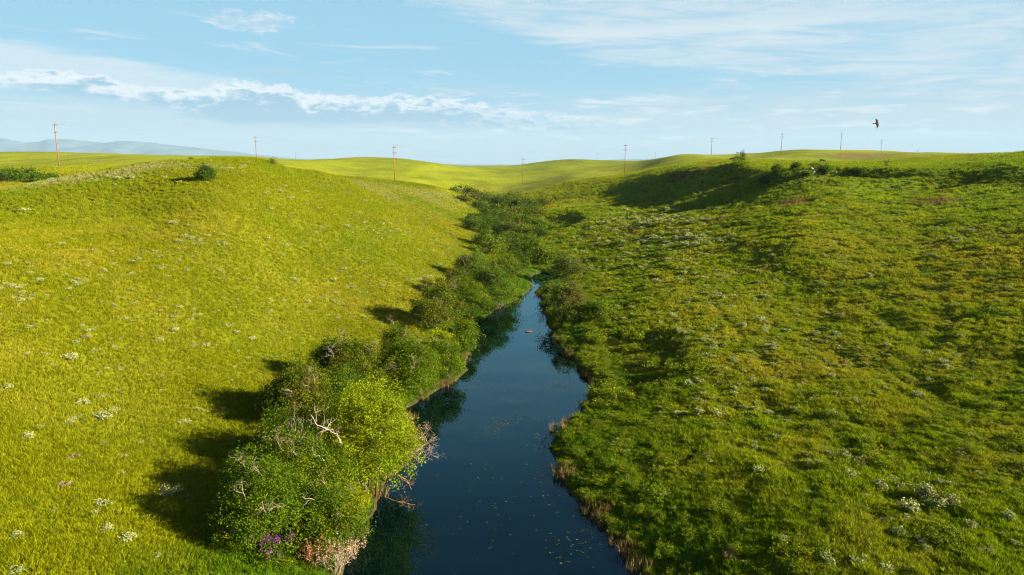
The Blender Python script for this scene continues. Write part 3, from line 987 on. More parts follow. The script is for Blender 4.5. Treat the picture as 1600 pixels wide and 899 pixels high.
def bare(parent, name, base, d, length, rad, depth, seed, m, wig=0.35, up=0.02, n=1):
    r_ = np.random.default_rng(seed)
    paths = []
    for k in range(n):
        dd_ = np.array(d, float) + r_.normal(size=3) * (0.35 if n > 1 else 0)
        branch_paths(r_, base, dd_, length * r_.uniform(0.8, 1.1), rad, depth, wig, up, paths)
    o = link(name, tubes_mesh(name, paths, m, 5), parent)
    return o




def limb(parent, name, pts, rad, seed, m, subs=7, ln=0.8, depth=2):
    """a bare limb along given points with forking side twigs"""
    r_ = np.random.default_rng(seed)
    pts = np.array(pts, float)
    k = np.linspace(0, len(pts) - 1, 4 * len(pts))
    P_ = np.stack([np.interp(k, np.arange(len(pts)), pts[:, a]) for a in range(3)], -1)
    P_ = P_ + r_.normal(size=P_.shape) * 0.02
    paths = [(P_, np.linspace(rad, rad * 0.3, len(P_)))]
    for q in range(subs):
        i_ = int(r_.uniform(0.3, 0.98) * (len(P_) - 1))
        tg = P_[min(i_ + 1, len(P_) - 1)] - P_[i_ - 1]
        tg /= np.linalg.norm(tg)
        branch_paths(r_, P_[i_], tg * 0.7 + r_.normal(size=3) * 0.55, ln * r_.uniform(0.6, 1.1), rad * 0.42, depth, 0.35, 0.03, paths)
    return link(name, tubes_mesh(name, paths, m, 5), parent)


limb(wt_root, 'dead_branch', [(-1.3, -2.2, 3.7), (-1.5, -2.5, 4.4), (-2.0, -2.7, 4.9), (-2.6, -2.7, 5.25), (-2.9, -2.7, 5.9)], 0.06, 21, M_DEAD, 7, 0.75)['label'] = 'bleached forked dead branch above the crown'
limb(wt_root, 'dead_branch', [(-2.2, -2.9, 3.1), (-2.7, -3.0, 3.6), (-3.3, -3.0, 3.8), (-3.7, -3.0, 4.2)], 0.04, 22, M_DEAD, 6, 0.8)
for k_, (y_, z_) in enumerate(((-1.2, 1.4), (-0.8, 2.0), (-1.5, 2.4), (-1.0, 2.8))):
    limb(wt_root, 'dead_branch', [(2.6, y_, z_), (3.2, y_ - 0.1, z_ + 0.25), (3.7, y_, z_ + 0.6), (4.0, y_ - .2, z_ + 1.0)], 0.035, 230 + k_, M_DEAD, 8, 0.6, 3)
limb(wt_root, 'bent_limb', [(1.0, -2.9, 1.2), (1.2, -3.4, 1.9), (1.7, -3.6, 2.1), (2.2, -3.7, 1.8), (2.5, -3.7, 1.2)], 0.05, 24, M_RUSTWOOD, 5, 0.45)['label'] = 'orange bare limb arching down toward the water'
limb(wt_root, 'bent_limb', [(0.9, -3.2, 0.7), (1.4, -3.6, 0.6), (2.0, -3.8, 0.45), (2.6, -3.8, 0.25)], 0.03, 25, M_RUSTWOOD, 6, 0.6)

bush('willow_shrub', 'leafy green shrub filling the near end of the left bank thicket, beside the purple flowers', 'shrub', 415, 835, 5.6, 4.7, 'green', 32045, 0.086, 111, twigs=5)
bush('willow_shrub', 'green shrub with pinkish bare twigs between the near end and the bright tree', 'shrub', 475, 792, 5.4, 4.9, 'green', 32045, 0.089, 112, twigs=6)
bush('willow_shrub', 'light green shrub touching the water at the near end of the thicket', 'shrub', 515, 850, 3.9, 3.5, 'green', 20735, 0.083, 113, twigs=4)
bush('willow_shrub', 'green shrub on the shaded grass side left of the bright tree', 'shrub', 445, 735, 4.8, 4.3, 'green', 22620, 0.089, 114, twigs=3)
bush('willow_shrub', 'small shrub with tan dead twigs over the water right of the near thicket', 'shrub', 540, 800, 2.6, 2.6, 'bright', 11310, 0.083, 115, twigs=6)
bush('dead_shrub', 'grey leafless shrub at the shaded left edge of the near thicket', 'shrub', 362, 840, 1.7, 1.5, 'olive', 500, 0.1, 116, nl=3, twigs=9)
bush('willow_shrub', 'dark olive shrub casting a shadow on the grass behind the bright tree', 'shrub', 470, 662, 5.8, 5.0, 'olive', 28275, 0.103, 121, twigs=4)
bush('willow_shrub', 'dark green shrub in the hollow directly behind the bright tree', 'shrub', 540, 655, 5.0, 4.2, 'dark', 20735, 0.103, 122, twigs=1)
bush('willow_shrub', 'olive shrub with pale dry twigs on top, middle of the left thicket', 'shrub', 560, 612, 5.8, 5.0, 'olive', 26390, 0.11, 123, twigs=7)
bush('willow_shrub', 'broad green shrub on the point where the left bank bulges into the river', 'shrub', 640, 608, 6.2, 4.8, 'green', 26390, 0.11, 124, twigs=4)
bush('willow_shrub', 'rounded green shrub at the tip of the bulging left bank', 'shrub', 692, 588, 4.4, 3.8, 'green', 15080, 0.11, 125, twigs=2)
bush('willow_shrub', 'low olive shrub above the tan overhanging bank of the bulge', 'shrub', 620, 575, 4.2, 4.4, 'olive', 16965, 0.11, 126, twigs=3)

bush('willow_shrub', 'lime green shrub tucked under the left side of the bright tree', 'shrub', 500, 745, 3.6, 3.6, 'bright', 15080, 0.089, 127, twigs=3)
bush('willow_shrub', 'leafy green shrub at the grass edge, leftmost of the near thicket', 'shrub', 395, 790, 3.8, 3.4, 'green', 16965, 0.089, 128, twigs=2)
bush('willow_shrub', 'low dark shrub in the shade between the olive shrub and the grass', 'shrub', 435, 645, 3.8, 3.0, 'olive', 11310, 0.103, 129, twigs=1)
bush('willow_shrub', 'dark green shrub at the back edge of the left thicket facing the meadow', 'shrub', 520, 600, 4.6, 4.0, 'dark', 15080, 0.11, 130, twigs=1)
# ------------------------------------------------------------------ the second thicket up the left bank
bush('willow_shrub', 'olive shrub casting a dark shadow left, at the left end of the second thicket', 'shrub', 684, 512, 7.2, 6.0, 'olive', 14500, 0.152, 131, twigs=3)
bush('willow_shrub', 'green shrub over the water in the middle of the second thicket', 'shrub', 735, 503, 6.0, 5.8, 'green', 11600, 0.152, 132, twigs=2)
bush('willow_shrub', 'large green shrub at the right end of the second thicket by the narrow water', 'shrub', 780, 481, 7.2, 6.4, 'green', 13050, 0.16, 133, twigs=3)
bush('willow_shrub', 'tall green shrub at the back of the second thicket', 'shrub', 752, 468, 7.0, 6.2, 'green', 10150, 0.16, 134, twigs=3)
bush('willow_shrub', 'olive brown shrub with its shadow on the grass, left of the far pool', 'shrub', 740, 438, 6.6, 5.6, 'rust', 8700, 0.176, 135, twigs=2)
bush('willow_shrub', 'green shrub beside the far pool on its left', 'shrub', 786, 437, 6.6, 5.2, 'green', 8700, 0.176, 136)
bush('willow_shrub', 'dark shrub standing behind the far pool', 'shrub', 806, 423, 5.6, 4.0, 'dark', 6525, 0.176, 137)
bush('willow_shrub', 'small green shrub on the bank between the bulge and the second thicket', 'shrub', 722, 552, 3.0, 2.4, 'green', 5000, 0.14, 138)
bush('willow_shrub', 'low green shrub at the water just below the second thicket', 'shrub', 728, 530, 3.4, 2.6, 'green', 5000, 0.14, 139)
bush('willow_shrub', 'light green shrub at the meadow edge below the second thicket', 'shrub', 690, 548, 3.6, 2.4, 'bright', 5000, 0.14, 140)
bush('willow_shrub', 'olive shrub at the meadow edge behind the second thicket', 'shrub', 715, 470, 5.6, 5.0, 'olive', 7000, 0.16, 145, twigs=2)
# right bank
bush('willow_shrub', 'dark rust tinged shrub on the right bank at the narrow end of the water', 'shrub', 884, 500, 6.8, 5.2, 'rust', 13050, 0.152, 141, twigs=3)
bush('willow_shrub', 'low light green shrub right of the rust tinged right bank shrub', 'shrub', 930, 497, 4.6, 2.4, 'green', 8700, 0.152, 142)
bush('willow_shrub', 'rounded dark shrub on the right bank above the far pool', 'shrub', 888, 431, 6.6, 4.0, 'rust', 7250, 0.176, 143, twigs=2)
bush('willow_shrub', 'small shrub between the far pool and the narrow end of the water', 'shrub', 862, 462, 2.4, 1.6, 'olive', 5075, 0.16, 144)

# ------------------------------------------------------------------ shrubs up the creek, each its own
rg = np.random.default_rng(77)
creek = [(845, 412, 5, 2.6, 'green'), (838, 398, 5, 2.6, 'green'), (838, 372, 6, 2.6, 'dark'), (834, 356, 6, 2.8, 'green'), (758, 342, 7, 3.2, 'dark'), (742, 352, 6, 2.8, 'dark'), (780, 358, 7, 3.6, 'dark'), (750, 326, 7, 3.0, 'dark'), (800, 312, 8, 3.0, 'dark'), (826, 340, 7, 3.0, 'olive'), (728, 316, 7, 2.6, 'olive'), (770, 396, 6, 3.6, 'green'), (812, 398, 5.5, 3.2, 'dark'), (758, 385, 6, 3.6, 'dark'), (795, 386, 7, 3.8, 'olive'), (828, 388, 5, 2.8, 'green'),
         (742, 362, 6.5, 3.4, 'dark'), (775, 368, 7.5, 3.8, 'dark'), (805, 368, 7, 3.4, 'rust'), (822, 372, 6, 3.0, 'green'), (765, 352, 7, 3.4, 'dark'), (795, 352, 7, 3.4, 'olive'), (818, 352, 6, 2.8, 'green'),
         (775, 337, 7.5, 3.6, 'olive'), (800, 338, 7, 3.4, 'rust'), (790, 328, 8, 3.8, 'dark'), (812, 326, 7, 3.6, 'dark'), (830, 328, 6, 3.0, 'dark'), (765, 319, 7.5, 3.2, 'rust'), (784, 319, 8, 3.4, 'dark'), (745, 312, 8, 3.0, 'rust'), (760, 313, 8, 3.0, 'olive'),
         (722, 304, 9, 3.4, 'dark'), (738, 306, 8, 2.8, 'rust'), (848, 322, 7, 2.6, 'olive'), (806, 318, 8, 3.0, 'olive')]
for i, (u, v, w_, h_, pl) in enumerate(creek):
    w_, h_ = w_ * 1.22, h_ * 1.15
    nm = {'green': 'green', 'dark': 'dark green', 'olive': 'olive', 'rust': 'brown tinged'}[pl]
    where = 'just above the far pool' if v > 383 else ('in the middle of the upper creek' if v > 345 else ('near the top of the upper creek' if v > 316 else 'where the creek vanishes behind the hill'))
    bush('creek_shrub', f'{nm} shrub {where}', 'shrub', u, v, w_, h_, pl, 2600 if v > 345 else 1500, 0.30 if v > 345 else 0.42, 600 + i, group='shrubs along the upper creek', nl=6)

# ------------------------------------------------------------------ shrubs on the hills
bush('hilltop_shrub', 'dark round shrub alone on the face of the left hill', 'shrub', 322, 282, 3.2, 2.4, 'dark', 6525, 0.128, 301, twigs=1)
bush('hilltop_shrub', 'low dark green shrub on the skyline of the left hill', 'shrub', 299, 250, 3.6, 1.2, 'green', 3625, 0.136, 302, nl=5)
bush('dead_shrub', 'reddish dry shrub on the right shoulder of the left hill', 'shrub', 427, 258, 2.4, 1.6, 'rust', 500, 0.15, 303, nl=4, twigs=7, twig_mat=M_RUSTWOOD)
for i, (u, v, w_, h_) in enumerate([(6, 287, 8, 3.2), (24, 285, 8, 3.4), (44, 283, 8, 3.4), (62, 281, 7, 2.6), (78, 279, 5, 1.8), (12, 291, 8, 2.6), (112, 274, 2.6, 1.2)]):
    bush('valley_shrub', 'dark green shrub in the band behind the left hill' if i != 6 else 'lone small shrub right of the dark band behind the left hill', 'shrub', u, v, w_, h_, 'dark', 2200, 0.32, 310 + i, group='shrubs behind the left hill', nl=6, pos=P(u, v, D=182 + 4 * (i % 3)))
def tell_apart(group):
    mem = [o for o in COL.objects if o.get('group') == group]
    by = {}
    for o in mem: by.setdefault(o['label'], []).append(o)
    for lab, os_ in by.items():
        if len(os_) < 2: continue
        os_.sort(key=lambda o: o.location.x / o.location.y)
        names_ = ['leftmost', 'second from left', 'third from left', 'fourth from left', 'fifth from left', 'sixth from left', 'seventh from left', 'eighth from left', 'ninth from left', 'tenth from left', 'eleventh from left', 'twelfth from left']
        for k, o in enumerate(os_):
            o['label'] = lab + ', ' + ('rightmost' if k == len(os_) - 1 else names_[k]) + ' one'


tell_apart('shrubs along the upper creek')
tell_apart('shrubs behind the left hill')
rt = [(1156, 250, 4.6, 3.8, 'dark', 'lone dark tree-like shrub on the right skyline, left of a black cow', 1), (1214, 268, 3.6, 2.8, 'green', 'green shrub at the left end of the shaded bluff', 2), (1195, 285, 3.8, 2.2, 'dark', 'dark shrub halfway down the shaded bluff, leftmost', 1), (1228, 278, 3.6, 2.0, 'green', 'green shrub on the shaded bluff below its edge', 1), (1245, 262, 3.0, 1.4, 'dark', 'low shrub on the bluff edge above the pale rocks', 0), (1290, 268, 3.0, 1.4, 'dark', 'low dark shrub on the bluff right of the pale rocks', 0), (1340, 270, 3.4, 1.4, 'dark', 'low spreading shrub under the bluff edge, third from the pale rocks', 0), (1262, 275, 2.6, 1.4, 'green', 'small green shrub below the pale rocks', 0)]
for i, (u, v, w_, h_, pl, lab, tw) in enumerate(rt):
    bush('bluff_shrub', lab, 'shrub', u, v, w_ * (0.75 if i else 1.2), h_ * (0.75 if i else 1.25), pl, 2600, 0.2, 330 + i, group='shrubs on the right bluff' if i else None, nl=5, twigs=tw, pos=P(1156, 251, D=255) if i == 0 else None)
bush('dead_shrub', 'thin leafless shrub standing on the edge of the right bluff', 'shrub', 1385, 262, 1.8, 2.2, 'olive', 200, 0.14, 350, nl=3, twigs=9, twig_mat=M_BARK)

# ------------------------------------------------------------------ sagebrush


def sage_mesh(seed, n, w, h, dry=False):
    r_ = np.random.default_rng(seed)
    lb = []
    for k in range(6):
        a = r_.uniform(0, 6.28); q = r_.uniform(0.05, 0.34) * w
        lb.append((q * math.cos(a), q * math.sin(a), h * r_.uniform(0.4, 0.62), w * 0.17, w * 0.17, h * 0.38))
    pal = [(0.2294, 0.2422, 0.0887), (0.1995, 0.2208, 0.0754), (0.2593, 0.2638, 0.1153), (0.1496, 0.1777, 0.0355)] if not dry else [(0.2094, 0.1454, 0.0709), (0.1796, 0.1184, 0.0532), (0.2294, 0.1938, 0.1065)]
    me_, _ = crown_mesh('sagebrush', r_, lb, n, 0.075, pal, per=16, sig=0.07, m=M_SAGE, low=-0.1)
    return me_


SAGE = [sage_mesh(400 + k, 520, 1.0, 0.42) for k in range(6)]
SAGE_DRY = [sage_mesh(420, 420, 1.0, 0.34, True)]
LIB_SAGE = lib_collection('sage_plants', SAGE)

rs_ = np.random.default_rng(9)
named = [(115, 562, 1.7, 'broad silvery sagebrush with green grass on its left, left meadow'), (48, 512, 1.3, None), (130, 632, 1.3, None), (158, 655, 1.6, None), (110, 660, 1.0, None), (44, 686, 1.2, None), (290, 661, 1.4, None), (266, 772, 1.6, None), (8, 607, 1.4, None), (150, 548, 0.9, None), (165, 578, .8, None), (195, 500, 1.0, None), (250, 487, 1.2, None), (280, 482, 1.2, None), (270, 496, 1.3, None),
         (307, 494, 1.0, None), (340, 488, .9, None), (358, 510, 1.3, None), (370, 520, 1.4, None), (395, 530, 1.0, None), (300, 541, 1.1, None), (320, 540, 1.1, None), (248, 533, 1.3, None), (270, 518, 1.3, None), (180, 479, .9, None), (140, 519, 1.1, None), (118, 536, 1.1, None), (160, 790, 1.3, None), (200, 843, 1.2, None), (165, 832, 1.5, None), (100, 760, 1.1, None), (115, 715, 0.9, None), (162, 693, .8, None), (192, 715, .7, None), (255, 775, 1.0, None), (25, 840, 1.2, None), (350, 640, 0.9, None), (308, 641, .8, None), (22, 895, 1.2, None), (145, 803, 0.9, None),
         (1465, 362, 1.6, 'pale sagebrush standing out in the dark upper part of the right slope'), (1440, 780, 2.2, 'largest sagebrush, a pale heap on the lower right slope'), (1425, 800, 1.8, 'leafy sagebrush directly below the largest pale heap, lower right slope'), (1475, 758, 1.4, None), (1460, 792, 1.5, None), (1485, 790, 1.3, None), (1408, 765, 1.1, None), (1320, 712, 1.3, None), (1440, 712, 1.2, None), (1500, 712, 1.1, None), (1340, 880, 1.4, None), (1290, 880, 1.4, None), (1385, 893, 1.4, None), (1580, 815, 1.3, None), (1520, 825, 1.1, None), (1075, 602, 1.5, 'pale leaning sagebrush at the dark hollow of the right bank'), (1215, 685, 1.2, None), (1180, 640, 1.1, None), (1130, 640, 1.0, None), (1250, 610, 1.1, None), (1190, 465, 1.4, None), (1285, 448, 1.5, None), (1280, 460, 1.2, None), (1230, 520, 1.2, None), (1290, 580, 1.2, None), (1310, 545, 1.1, None), (1375, 510, 1.1, None), (1475, 565, 1.2, None), (1500, 530, 1.2, None)]
big = []
for u, v, s_, lab in named:
    x, y, z = hit(u, v)
    big.append((x, y, s_ * rs_.uniform(0.85, 1.1), lab, (u, v)))
# clusters: (u, v, su, sv, n, scale)
clus = [(40, 440, 60, 40, 26, 0.8), (110, 425, 60, 26, 10, 0.8), (230, 400, 120, 40, 14, 1.1), (325, 378, 40, 14, 14, 1.2), (470, 420, 120, 60, 34, 0.9), (350, 262, 60, 9, 26, 0.9), (170, 280, 90, 6, 26, 1.0), (460, 300, 60, 22, 24, 0.9), (600, 350, 80, 32, 60, 1.0), (680, 330, 40, 22, 40, 1.1), (640, 310, 60, 8, 30, 1.2), (700, 400, 30, 30, 24, 1.0), (640, 440, 40, 18, 10, 1.1), (560, 455, 60, 20, 8, 1.0), (500, 490, 60, 40, 10, .9), (200, 600, 150, 110, 14, 0.7), (250, 800, 150, 80, 8, .7),
        (1020, 345, 90, 12, 110, 1.6), (1060, 375, 80, 10, 80, 1.6), (1000, 400, 60, 20, 50, 1.0), (1120, 450, 100, 30, 60, 0.9), (1180, 560, 110, 50, 60, 0.8), (1050, 520, 50, 20, 20, 0.9), (960, 365, 40, 14, 30, 1.1), (1100, 400, 120, 30, 40, 1.0), (930, 400, 30, 20, 30, 1.0), (1000, 440, 60, 20, 30, 1.0), (1150, 500, 120, 50, 40, 1.0), (1050, 480, 70, 25, 16, 1.0), (1260, 280, 60, 10, 26, 1.2), (1420, 320, 110, 20, 18, 1.0), (1500, 370, 70, 20, 16, 1.2), (1250, 620, 140, 60, 50, 0.9), (1450, 560, 110, 70, 30, 0.9), (1300, 720, 180, 70, 36, 0.85), (1450, 820, 110, 60, 20, 0.9), (1250, 860, 120, 30, 10, 0.9), (1400, 440, 150, 40, 16, 1.0), (1080, 640, 60, 40, 12, .9)]
rest = []
for u, v, su, sv, n, s_ in clus:
    for k in range(n):
        uu, vv = rs_.normal(u, su * 0.6), rs_.normal(v, sv * 0.6)
        if not (-30 < uu < 1630 and 246 < vv < 899): continue
        x, y, z = hit(uu, vv, n=900)
        if (y < 130 and river_d(np.array([x]), np.array([y]))[0] < 2.0) or y > 420: continue
        rest.append((x, y, s_ * float(np.clip(rs_.lognormal(-0.12, 0.35), 0.4, 1.8)), None, (uu, vv)))
rest.sort(key=lambda q: -q[2] / math.hypot(q[0], q[1]))
indiv = big + rest[:max(0, 300 - len(big))]
left_over = rest[max(0, 300 - len(big)):]


COLS = [(93, 'under the leaning left pole'), (401, 'under the hilltop pole'), (617, 'under the pole past the hill'), (817, 'under the valley head pole'), (976, 'under the rising meadow pole'), (1111, 'left of the lone shrub'), (1220, 'right of the lone shrub'), (1313, 'under the knoll pole'), (1376, 'under the bird'), (1500, 'right of the bird')]
ROWS = [(262, 'near the skyline'), (300, 'level with the bluff'), (345, 'level with the upper creek'), (425, 'level with the far pool'), (495, 'level with the narrow water'), (590, 'level with the bank bulge'), (660, 'level with the bleached branch'), (760, 'level with the orange limb'), (860, 'level with the purple flowers')]
ORD = ['largest', 'second largest', 'third largest', 'fourth largest', 'fifth largest', 'sixth largest', 'seventh largest', 'eighth largest', 'ninth largest', 'tenth largest', 'eleventh largest', 'twelfth largest', 'thirteenth largest', 'fourteenth largest', 'fifteenth largest', 'sixteenth largest', 'seventeenth largest', 'eighteenth largest']
cells = {}
for i, q in enumerate(indiv):
    u, v = q[4]
    key = (min(COLS, key=lambda c_: abs(c_[0] - u))[1], min(ROWS, key=lambda c_: abs(c_[0] - v))[1])
    cells.setdefault(key, []).append((-q[2] / math.hypot(q[0], q[1]), i))
sage_labels = {}
for key, mem in cells.items():
    for k, (_, i) in enumerate(sorted(mem)):
        sage_labels[i] = (('the only one ' if len(mem) == 1 else (ORD[k] if k < 18 else 'tiny') + ' ') + key[0] + ', ' + key[1])

for i, (x, y, s_, lab, (u, v)) in enumerate(indiv):
    z = float(ground(np.array([x]), np.array([y]))[0])
    dryq = lab is None and (u, v) in ((100, 760), (115, 715)) or (lab is None and i > 60 and rs_.uniform() < 0.06)
    lft = x < 0
    k = (0.7 if lft else 1.0)
    s_ = s_ * (0.74 if lft else 0.70)
    o = link('sagebrush', (SAGE_DRY if dryq else SAGE)[0 if dryq else i % 6], None, (x, y, z - 0.03), (0, 0, rs_.uniform(0, 6.28)), (s_ * rs_.uniform(0.9, 1.25), s_, s_ * k * rs_.uniform(0.9, 1.3)))
    tag(o, lab or ('rusty sagebrush, ' if dryq else 'pale sagebrush, ') + sage_labels[i], 'sagebrush', 'sagebrush clumps on the slopes')
lx = np.array([q[0] for q in left_over]); ly = np.array([q[1] for q in left_over]); ls = np.array([q[2] for q in left_over])
# fine far sprinkle
fx, fy, fr = polar_points(11000, 36, 430, 1.2)
fd = np.where(fy < 126, river_d(fx, fy), np.abs(fx - np.interp(fy, CKY, CKX)))
fk = (fd > 3) & (fbm(fx / 30, fy / 30, 3, 95) + 0.5 * (fx > 0) > 0.12)
lx, ly, ls = np.r_[lx, fx[fk]], np.r_[ly, fy[fk]], np.r_[ls, rs_.uniform(0.22, 0.62, fk.sum())]
lz = ground(lx, ly)
n_ = len(lx)
scatter('sagebrush_cover', np.stack([lx, ly, lz - 0.03], -1), np.stack([0 * lx, 0 * lx, rs_.uniform(0, 6.28, n_)], -1), np.stack([ls, ls, ls * 0.8], -1), np.ones((n_, 3)) * 0.4, rs_.integers(0, 6, n_), LIB_SAGE, 'lesser pale sagebrush sprinkled over both slopes')

# leafy herb mounds: lush, knee to hip high, mostly on the right slope and along the banks
HERB_PAL = [(0.1095, 0.1356, 0.0021), (0.0754, 0.1173, 0.0021), (0.137, 0.1466, 0.0032), (0.0616, 0.1027, 0.0021)]
herbs = []
for k in range(5):
    r_ = np.random.default_rng(440 + k)
    lb_ = [(r_.uniform(-.32, .32), r_.uniform(-.32, .32), .18, .25, .25, .26 * r_.uniform(.7, 1.3)) for q in range(6)]
    herbs.append(crown_mesh('herb', r_, lb_, 620, 0.055, HERB_PAL, per=18, sig=0.07, low=-0.1)[0])
LIB_HERB = lib_collection('herb_mounds', herbs)
hx, hy, hr = polar_points(26000, 22, 210, 1.35)
hd = np.where(hy < 126, river_d(hx, hy), np.abs(hx - np.interp(hy, CKY, CKX)))
hright = hx > np.interp(hy, np.r_[RY, CKY[1:]], np.r_[RR, CKX[1:]])
pat = fbm(hx / 6, hy / 8, 3, 97)
prob = np.where(hright, np.clip(0.14 + 0.75 * pat, 0.02, 0.8), np.clip(-0.06 + 0.22 * pat, 0.0, 0.25)) + 0.5 * (1 - sst(hd, 1, 5))
hk = (hd > 0.08) & ~((hy > 102) & (hy < 126) & (np.abs(hx - 5) < 5)) & (rs_.uniform(size=len(hx)) < prob)
hx, hy, hr, hright = hx[hk], hy[hk], hr[hk], hright[hk]
hs = rs_.lognormal(-0.55, 0.42, len(hx)).clip(0.25, 1.5) * np.where(hright, 1.0, 0.6) * np.clip(hr / 80, 1, 3) ** 0.3
bn = 900
by = rs_.uniform(112, 240, bn)
bx = np.interp(by, BLUFF[:, 1], BLUFF[:, 0]) - rs_.uniform(-3, 16, bn) * rs_.uniform(0.2, 1, bn)
bk = rs_.uniform(size=bn) < np.clip(0.5 + fbm(bx / 5, by / 9, 2, 99), 0, 1)
b3y = rs_.uniform(80, 165, 2600)
b3x = rs_.uniform(38, 120, 2600)
k3 = (b3x < 0.80 * b3y) & (rs_.uniform(size=2600) < np.clip(0.15 + 1.1 * fbm(b3x / 9, b3y / 5, 3, 103), 0, 1) * sst(b3y, 80, 105))
hx, hy, hs = np.r_[hx, b3x[k3]], np.r_[hy, b3y[k3]], np.r_[hs, rs_.lognormal(-0.2, 0.35, k3.sum()).clip(0.4, 1.6)]
hx, hy, hs = np.r_[hx, bx[bk]], np.r_[hy, by[bk]], np.r_[hs, rs_.lognormal(0.1, 0.35, bk.sum()).clip(0.5, 2.2)]
by = rs_.uniform(52, 118, 420)
bx = np.interp(by, RY, RR) + 0.3 + 9 * rs_.uniform(0, 1, 420) ** 1.7
b2y = rs_.uniform(118, 300, 700)
b2x = np.interp(b2y, CKY, CKX) + rs_.normal(4, 7, 700)
bx, by = np.r_[bx, b2x], np.r_[by, b2y]
bk = rs_.uniform(size=len(bx)) < np.clip(0.55 + fbm(bx / 4, by / 6, 2, 101), 0, 1)
bk &= (np.where(by < 126, river_d(bx, by), 1) > 0.1) & ~((by > 102) & (by < 126) & (np.abs(bx - 5) < 5))
hx, hy, hs = np.r_[hx, bx[bk]], np.r_[hy, by[bk]], np.r_[hs, rs_.lognormal(0.3, 0.35, bk.sum()).clip(0.6, 2.4)]
scatter('meadow_herbs', np.stack([hx, hy, ground(hx, hy) - 0.05], -1), np.stack([0 * hx, 0 * hx, rs_.uniform(0, 6.28, len(hx))], -1), np.stack([hs * 1.1, hs * 1.1, hs * rs_.uniform(0.7, 1.3, len(hx))], -1), np.ones((len(hx), 3)), rs_.integers(0, 5, len(hx)), LIB_HERB, 'leafy green herb mounds growing through the grass')

# ------------------------------------------------------------------ bank plants: reeds along the water, pondweed on it
M_REED = leaf_mat('reed_stalk', 'INSTANCER', trans=0.15, rough=0.8, vary=0.3)
reeds_m = []
for k in range(4):
    a_, b_, c_ = blades(np.random.default_rng(60 + k), 16, 0.8, 0.25, 0.03, 0.35)
    reeds_m.append(mesh_np('reed_clump', a_, b_, c_, M_REED))
LIB_REED = lib_collection('reed_clumps', reeds_m)
ry = np.r_[rs_.uniform(24, 70, 520), rs_.uniform(70, 104, 90)]
rx = np.interp(ry, RY, RR) + rs_.normal(0.05, 0.28, len(ry)) - 0.25 * (rs_.uniform(size=len(ry)) < .3)
ry2 = np.r_[rs_.uniform(24, 66, 260), rs_.uniform(66, 104, 60)]
rx2 = np.interp(ry2, RY, RL) + rs_.normal(0.0, 0.3, len(ry2))
ax, ay = np.r_[rx, rx2], np.r_[ry, ry2]
rk = fbm(ay / 2.6, np.where(ax > np.interp(ay, RY, (RL + RR) / 2), 3.3, 8.8), 3, 83) > -0.12
ax, ay = ax[rk], ay[rk]
az_ = np.maximum(ground(ax, ay), -0.05)
pal = np.array([(0.112, 0.068, 0.02), (0.136, 0.096, 0.036), (0.064, 0.068, 0.012), (0.088, 0.04, 0.012), (0.08, 0.08, 0.012)])
tn = pal[rs_.integers(0, 5, len(ax))]
ss_ = rs_.uniform(0.35, 0.95, len(ax))
scatter('reeds', np.stack([ax, ay, az_], -1), np.stack([rs_.normal(0, .15, len(ax)), rs_.normal(0, .15, len(ax)), rs_.uniform(0, 6.28, len(ax))], -1), np.stack([ss_, ss_, ss_], -1), tn, rs_.integers(0, 4, len(ax)), LIB_REED, 'brown and green reeds fringing both banks at the waterline')

pw = []
for (u, v, su, sv, n) in ((740, 598, 16, 10, 60), (785, 660, 26, 8, 60), (772, 672, 14, 5, 30), (872, 603, 22, 4, 50), (850, 690, 14, 14, 80), (870, 745, 22, 30, 90), (920, 800, 22, 25, 70), (800, 600, 60, 60, 60), (780, 780, 90, 70, 90), (750, 540, 30, 25, 24), (835, 480, 14, 18, 60), (900, 850, 40, 25, 60), (845, 520, 16, 12, 40), (890, 590, 10, 20, 60)):
    for k in range(n):
        uu, vv = rs_.normal(u, su * 0.7), rs_.normal(v, sv * 0.7)
        if vv > 905 or vv < 460: continue
        x, y, _ = P(uu, vv, z=0.004)
        if river_d(np.array([x]), np.array([y]))[0] < -0.1: pw.append((x, y))
pw = np.array(pw)
n = len(pw)
an = rs_.uniform(0, 6.28, n)
sz = rs_.uniform(0.02, 0.06, n)
k6 = np.arange(6) / 6 * 6.283
co = np.stack([pw[:, 0, None] + sz[:, None] * np.cos(k6 + an[:, None]) * 1.3, pw[:, 1, None] + sz[:, None] * np.sin(k6 + an[:, None]), np.full((n, 6), 0.006) + 0.02 * rs_.uniform(size=(n, 6)) * (np.arange(6) % 2)], -1).reshape(-1, 3)
pc = np.array([(0.0585, 0.0675, 0.009), (0.0765, 0.0675, 0.0225), (0.0405, 0.054, 0.0135), (0.1125, 0.0855, 0.045)])[rs_.integers(0, 4, n)]
tag(link('pondweed', mesh_np('pondweed', co, np.arange(6 * n), np.full(n, 6), M_LEAF, False, np.repeat(pc, 6, 0))), 'small green pondweed leaves floating in patches on the river', kind='stuff')

# driftwood stick on the narrow water
x, y, z = P(826, 519, z=0.0)
dw = thing('driftwood', 'short brown driftwood log floating in the narrow part of the river', 'driftwood', (x, y, 0.02), 0.1)
dw.scale = (0.8, 0.7, 0.7)
link('log', tubes_mesh('log', [(np.array([(-0.55, 0, 0), (-0.2, 0.02, 0.05), (0.2, 0, 0.06), (0.5, 0.03, 0.10)]), [0.07, 0.09, 0.08, 0.05])], M_RUSTWOOD, 7), dw)
link('twig', tubes_mesh('twig', [(np.array([(0.2, 0, 0.06), (0.3, 0.02, 0.22), (0.34, 0.02, 0.4)]), [0.03, 0.022, 0.01])], M_RUSTWOOD, 5), dw)

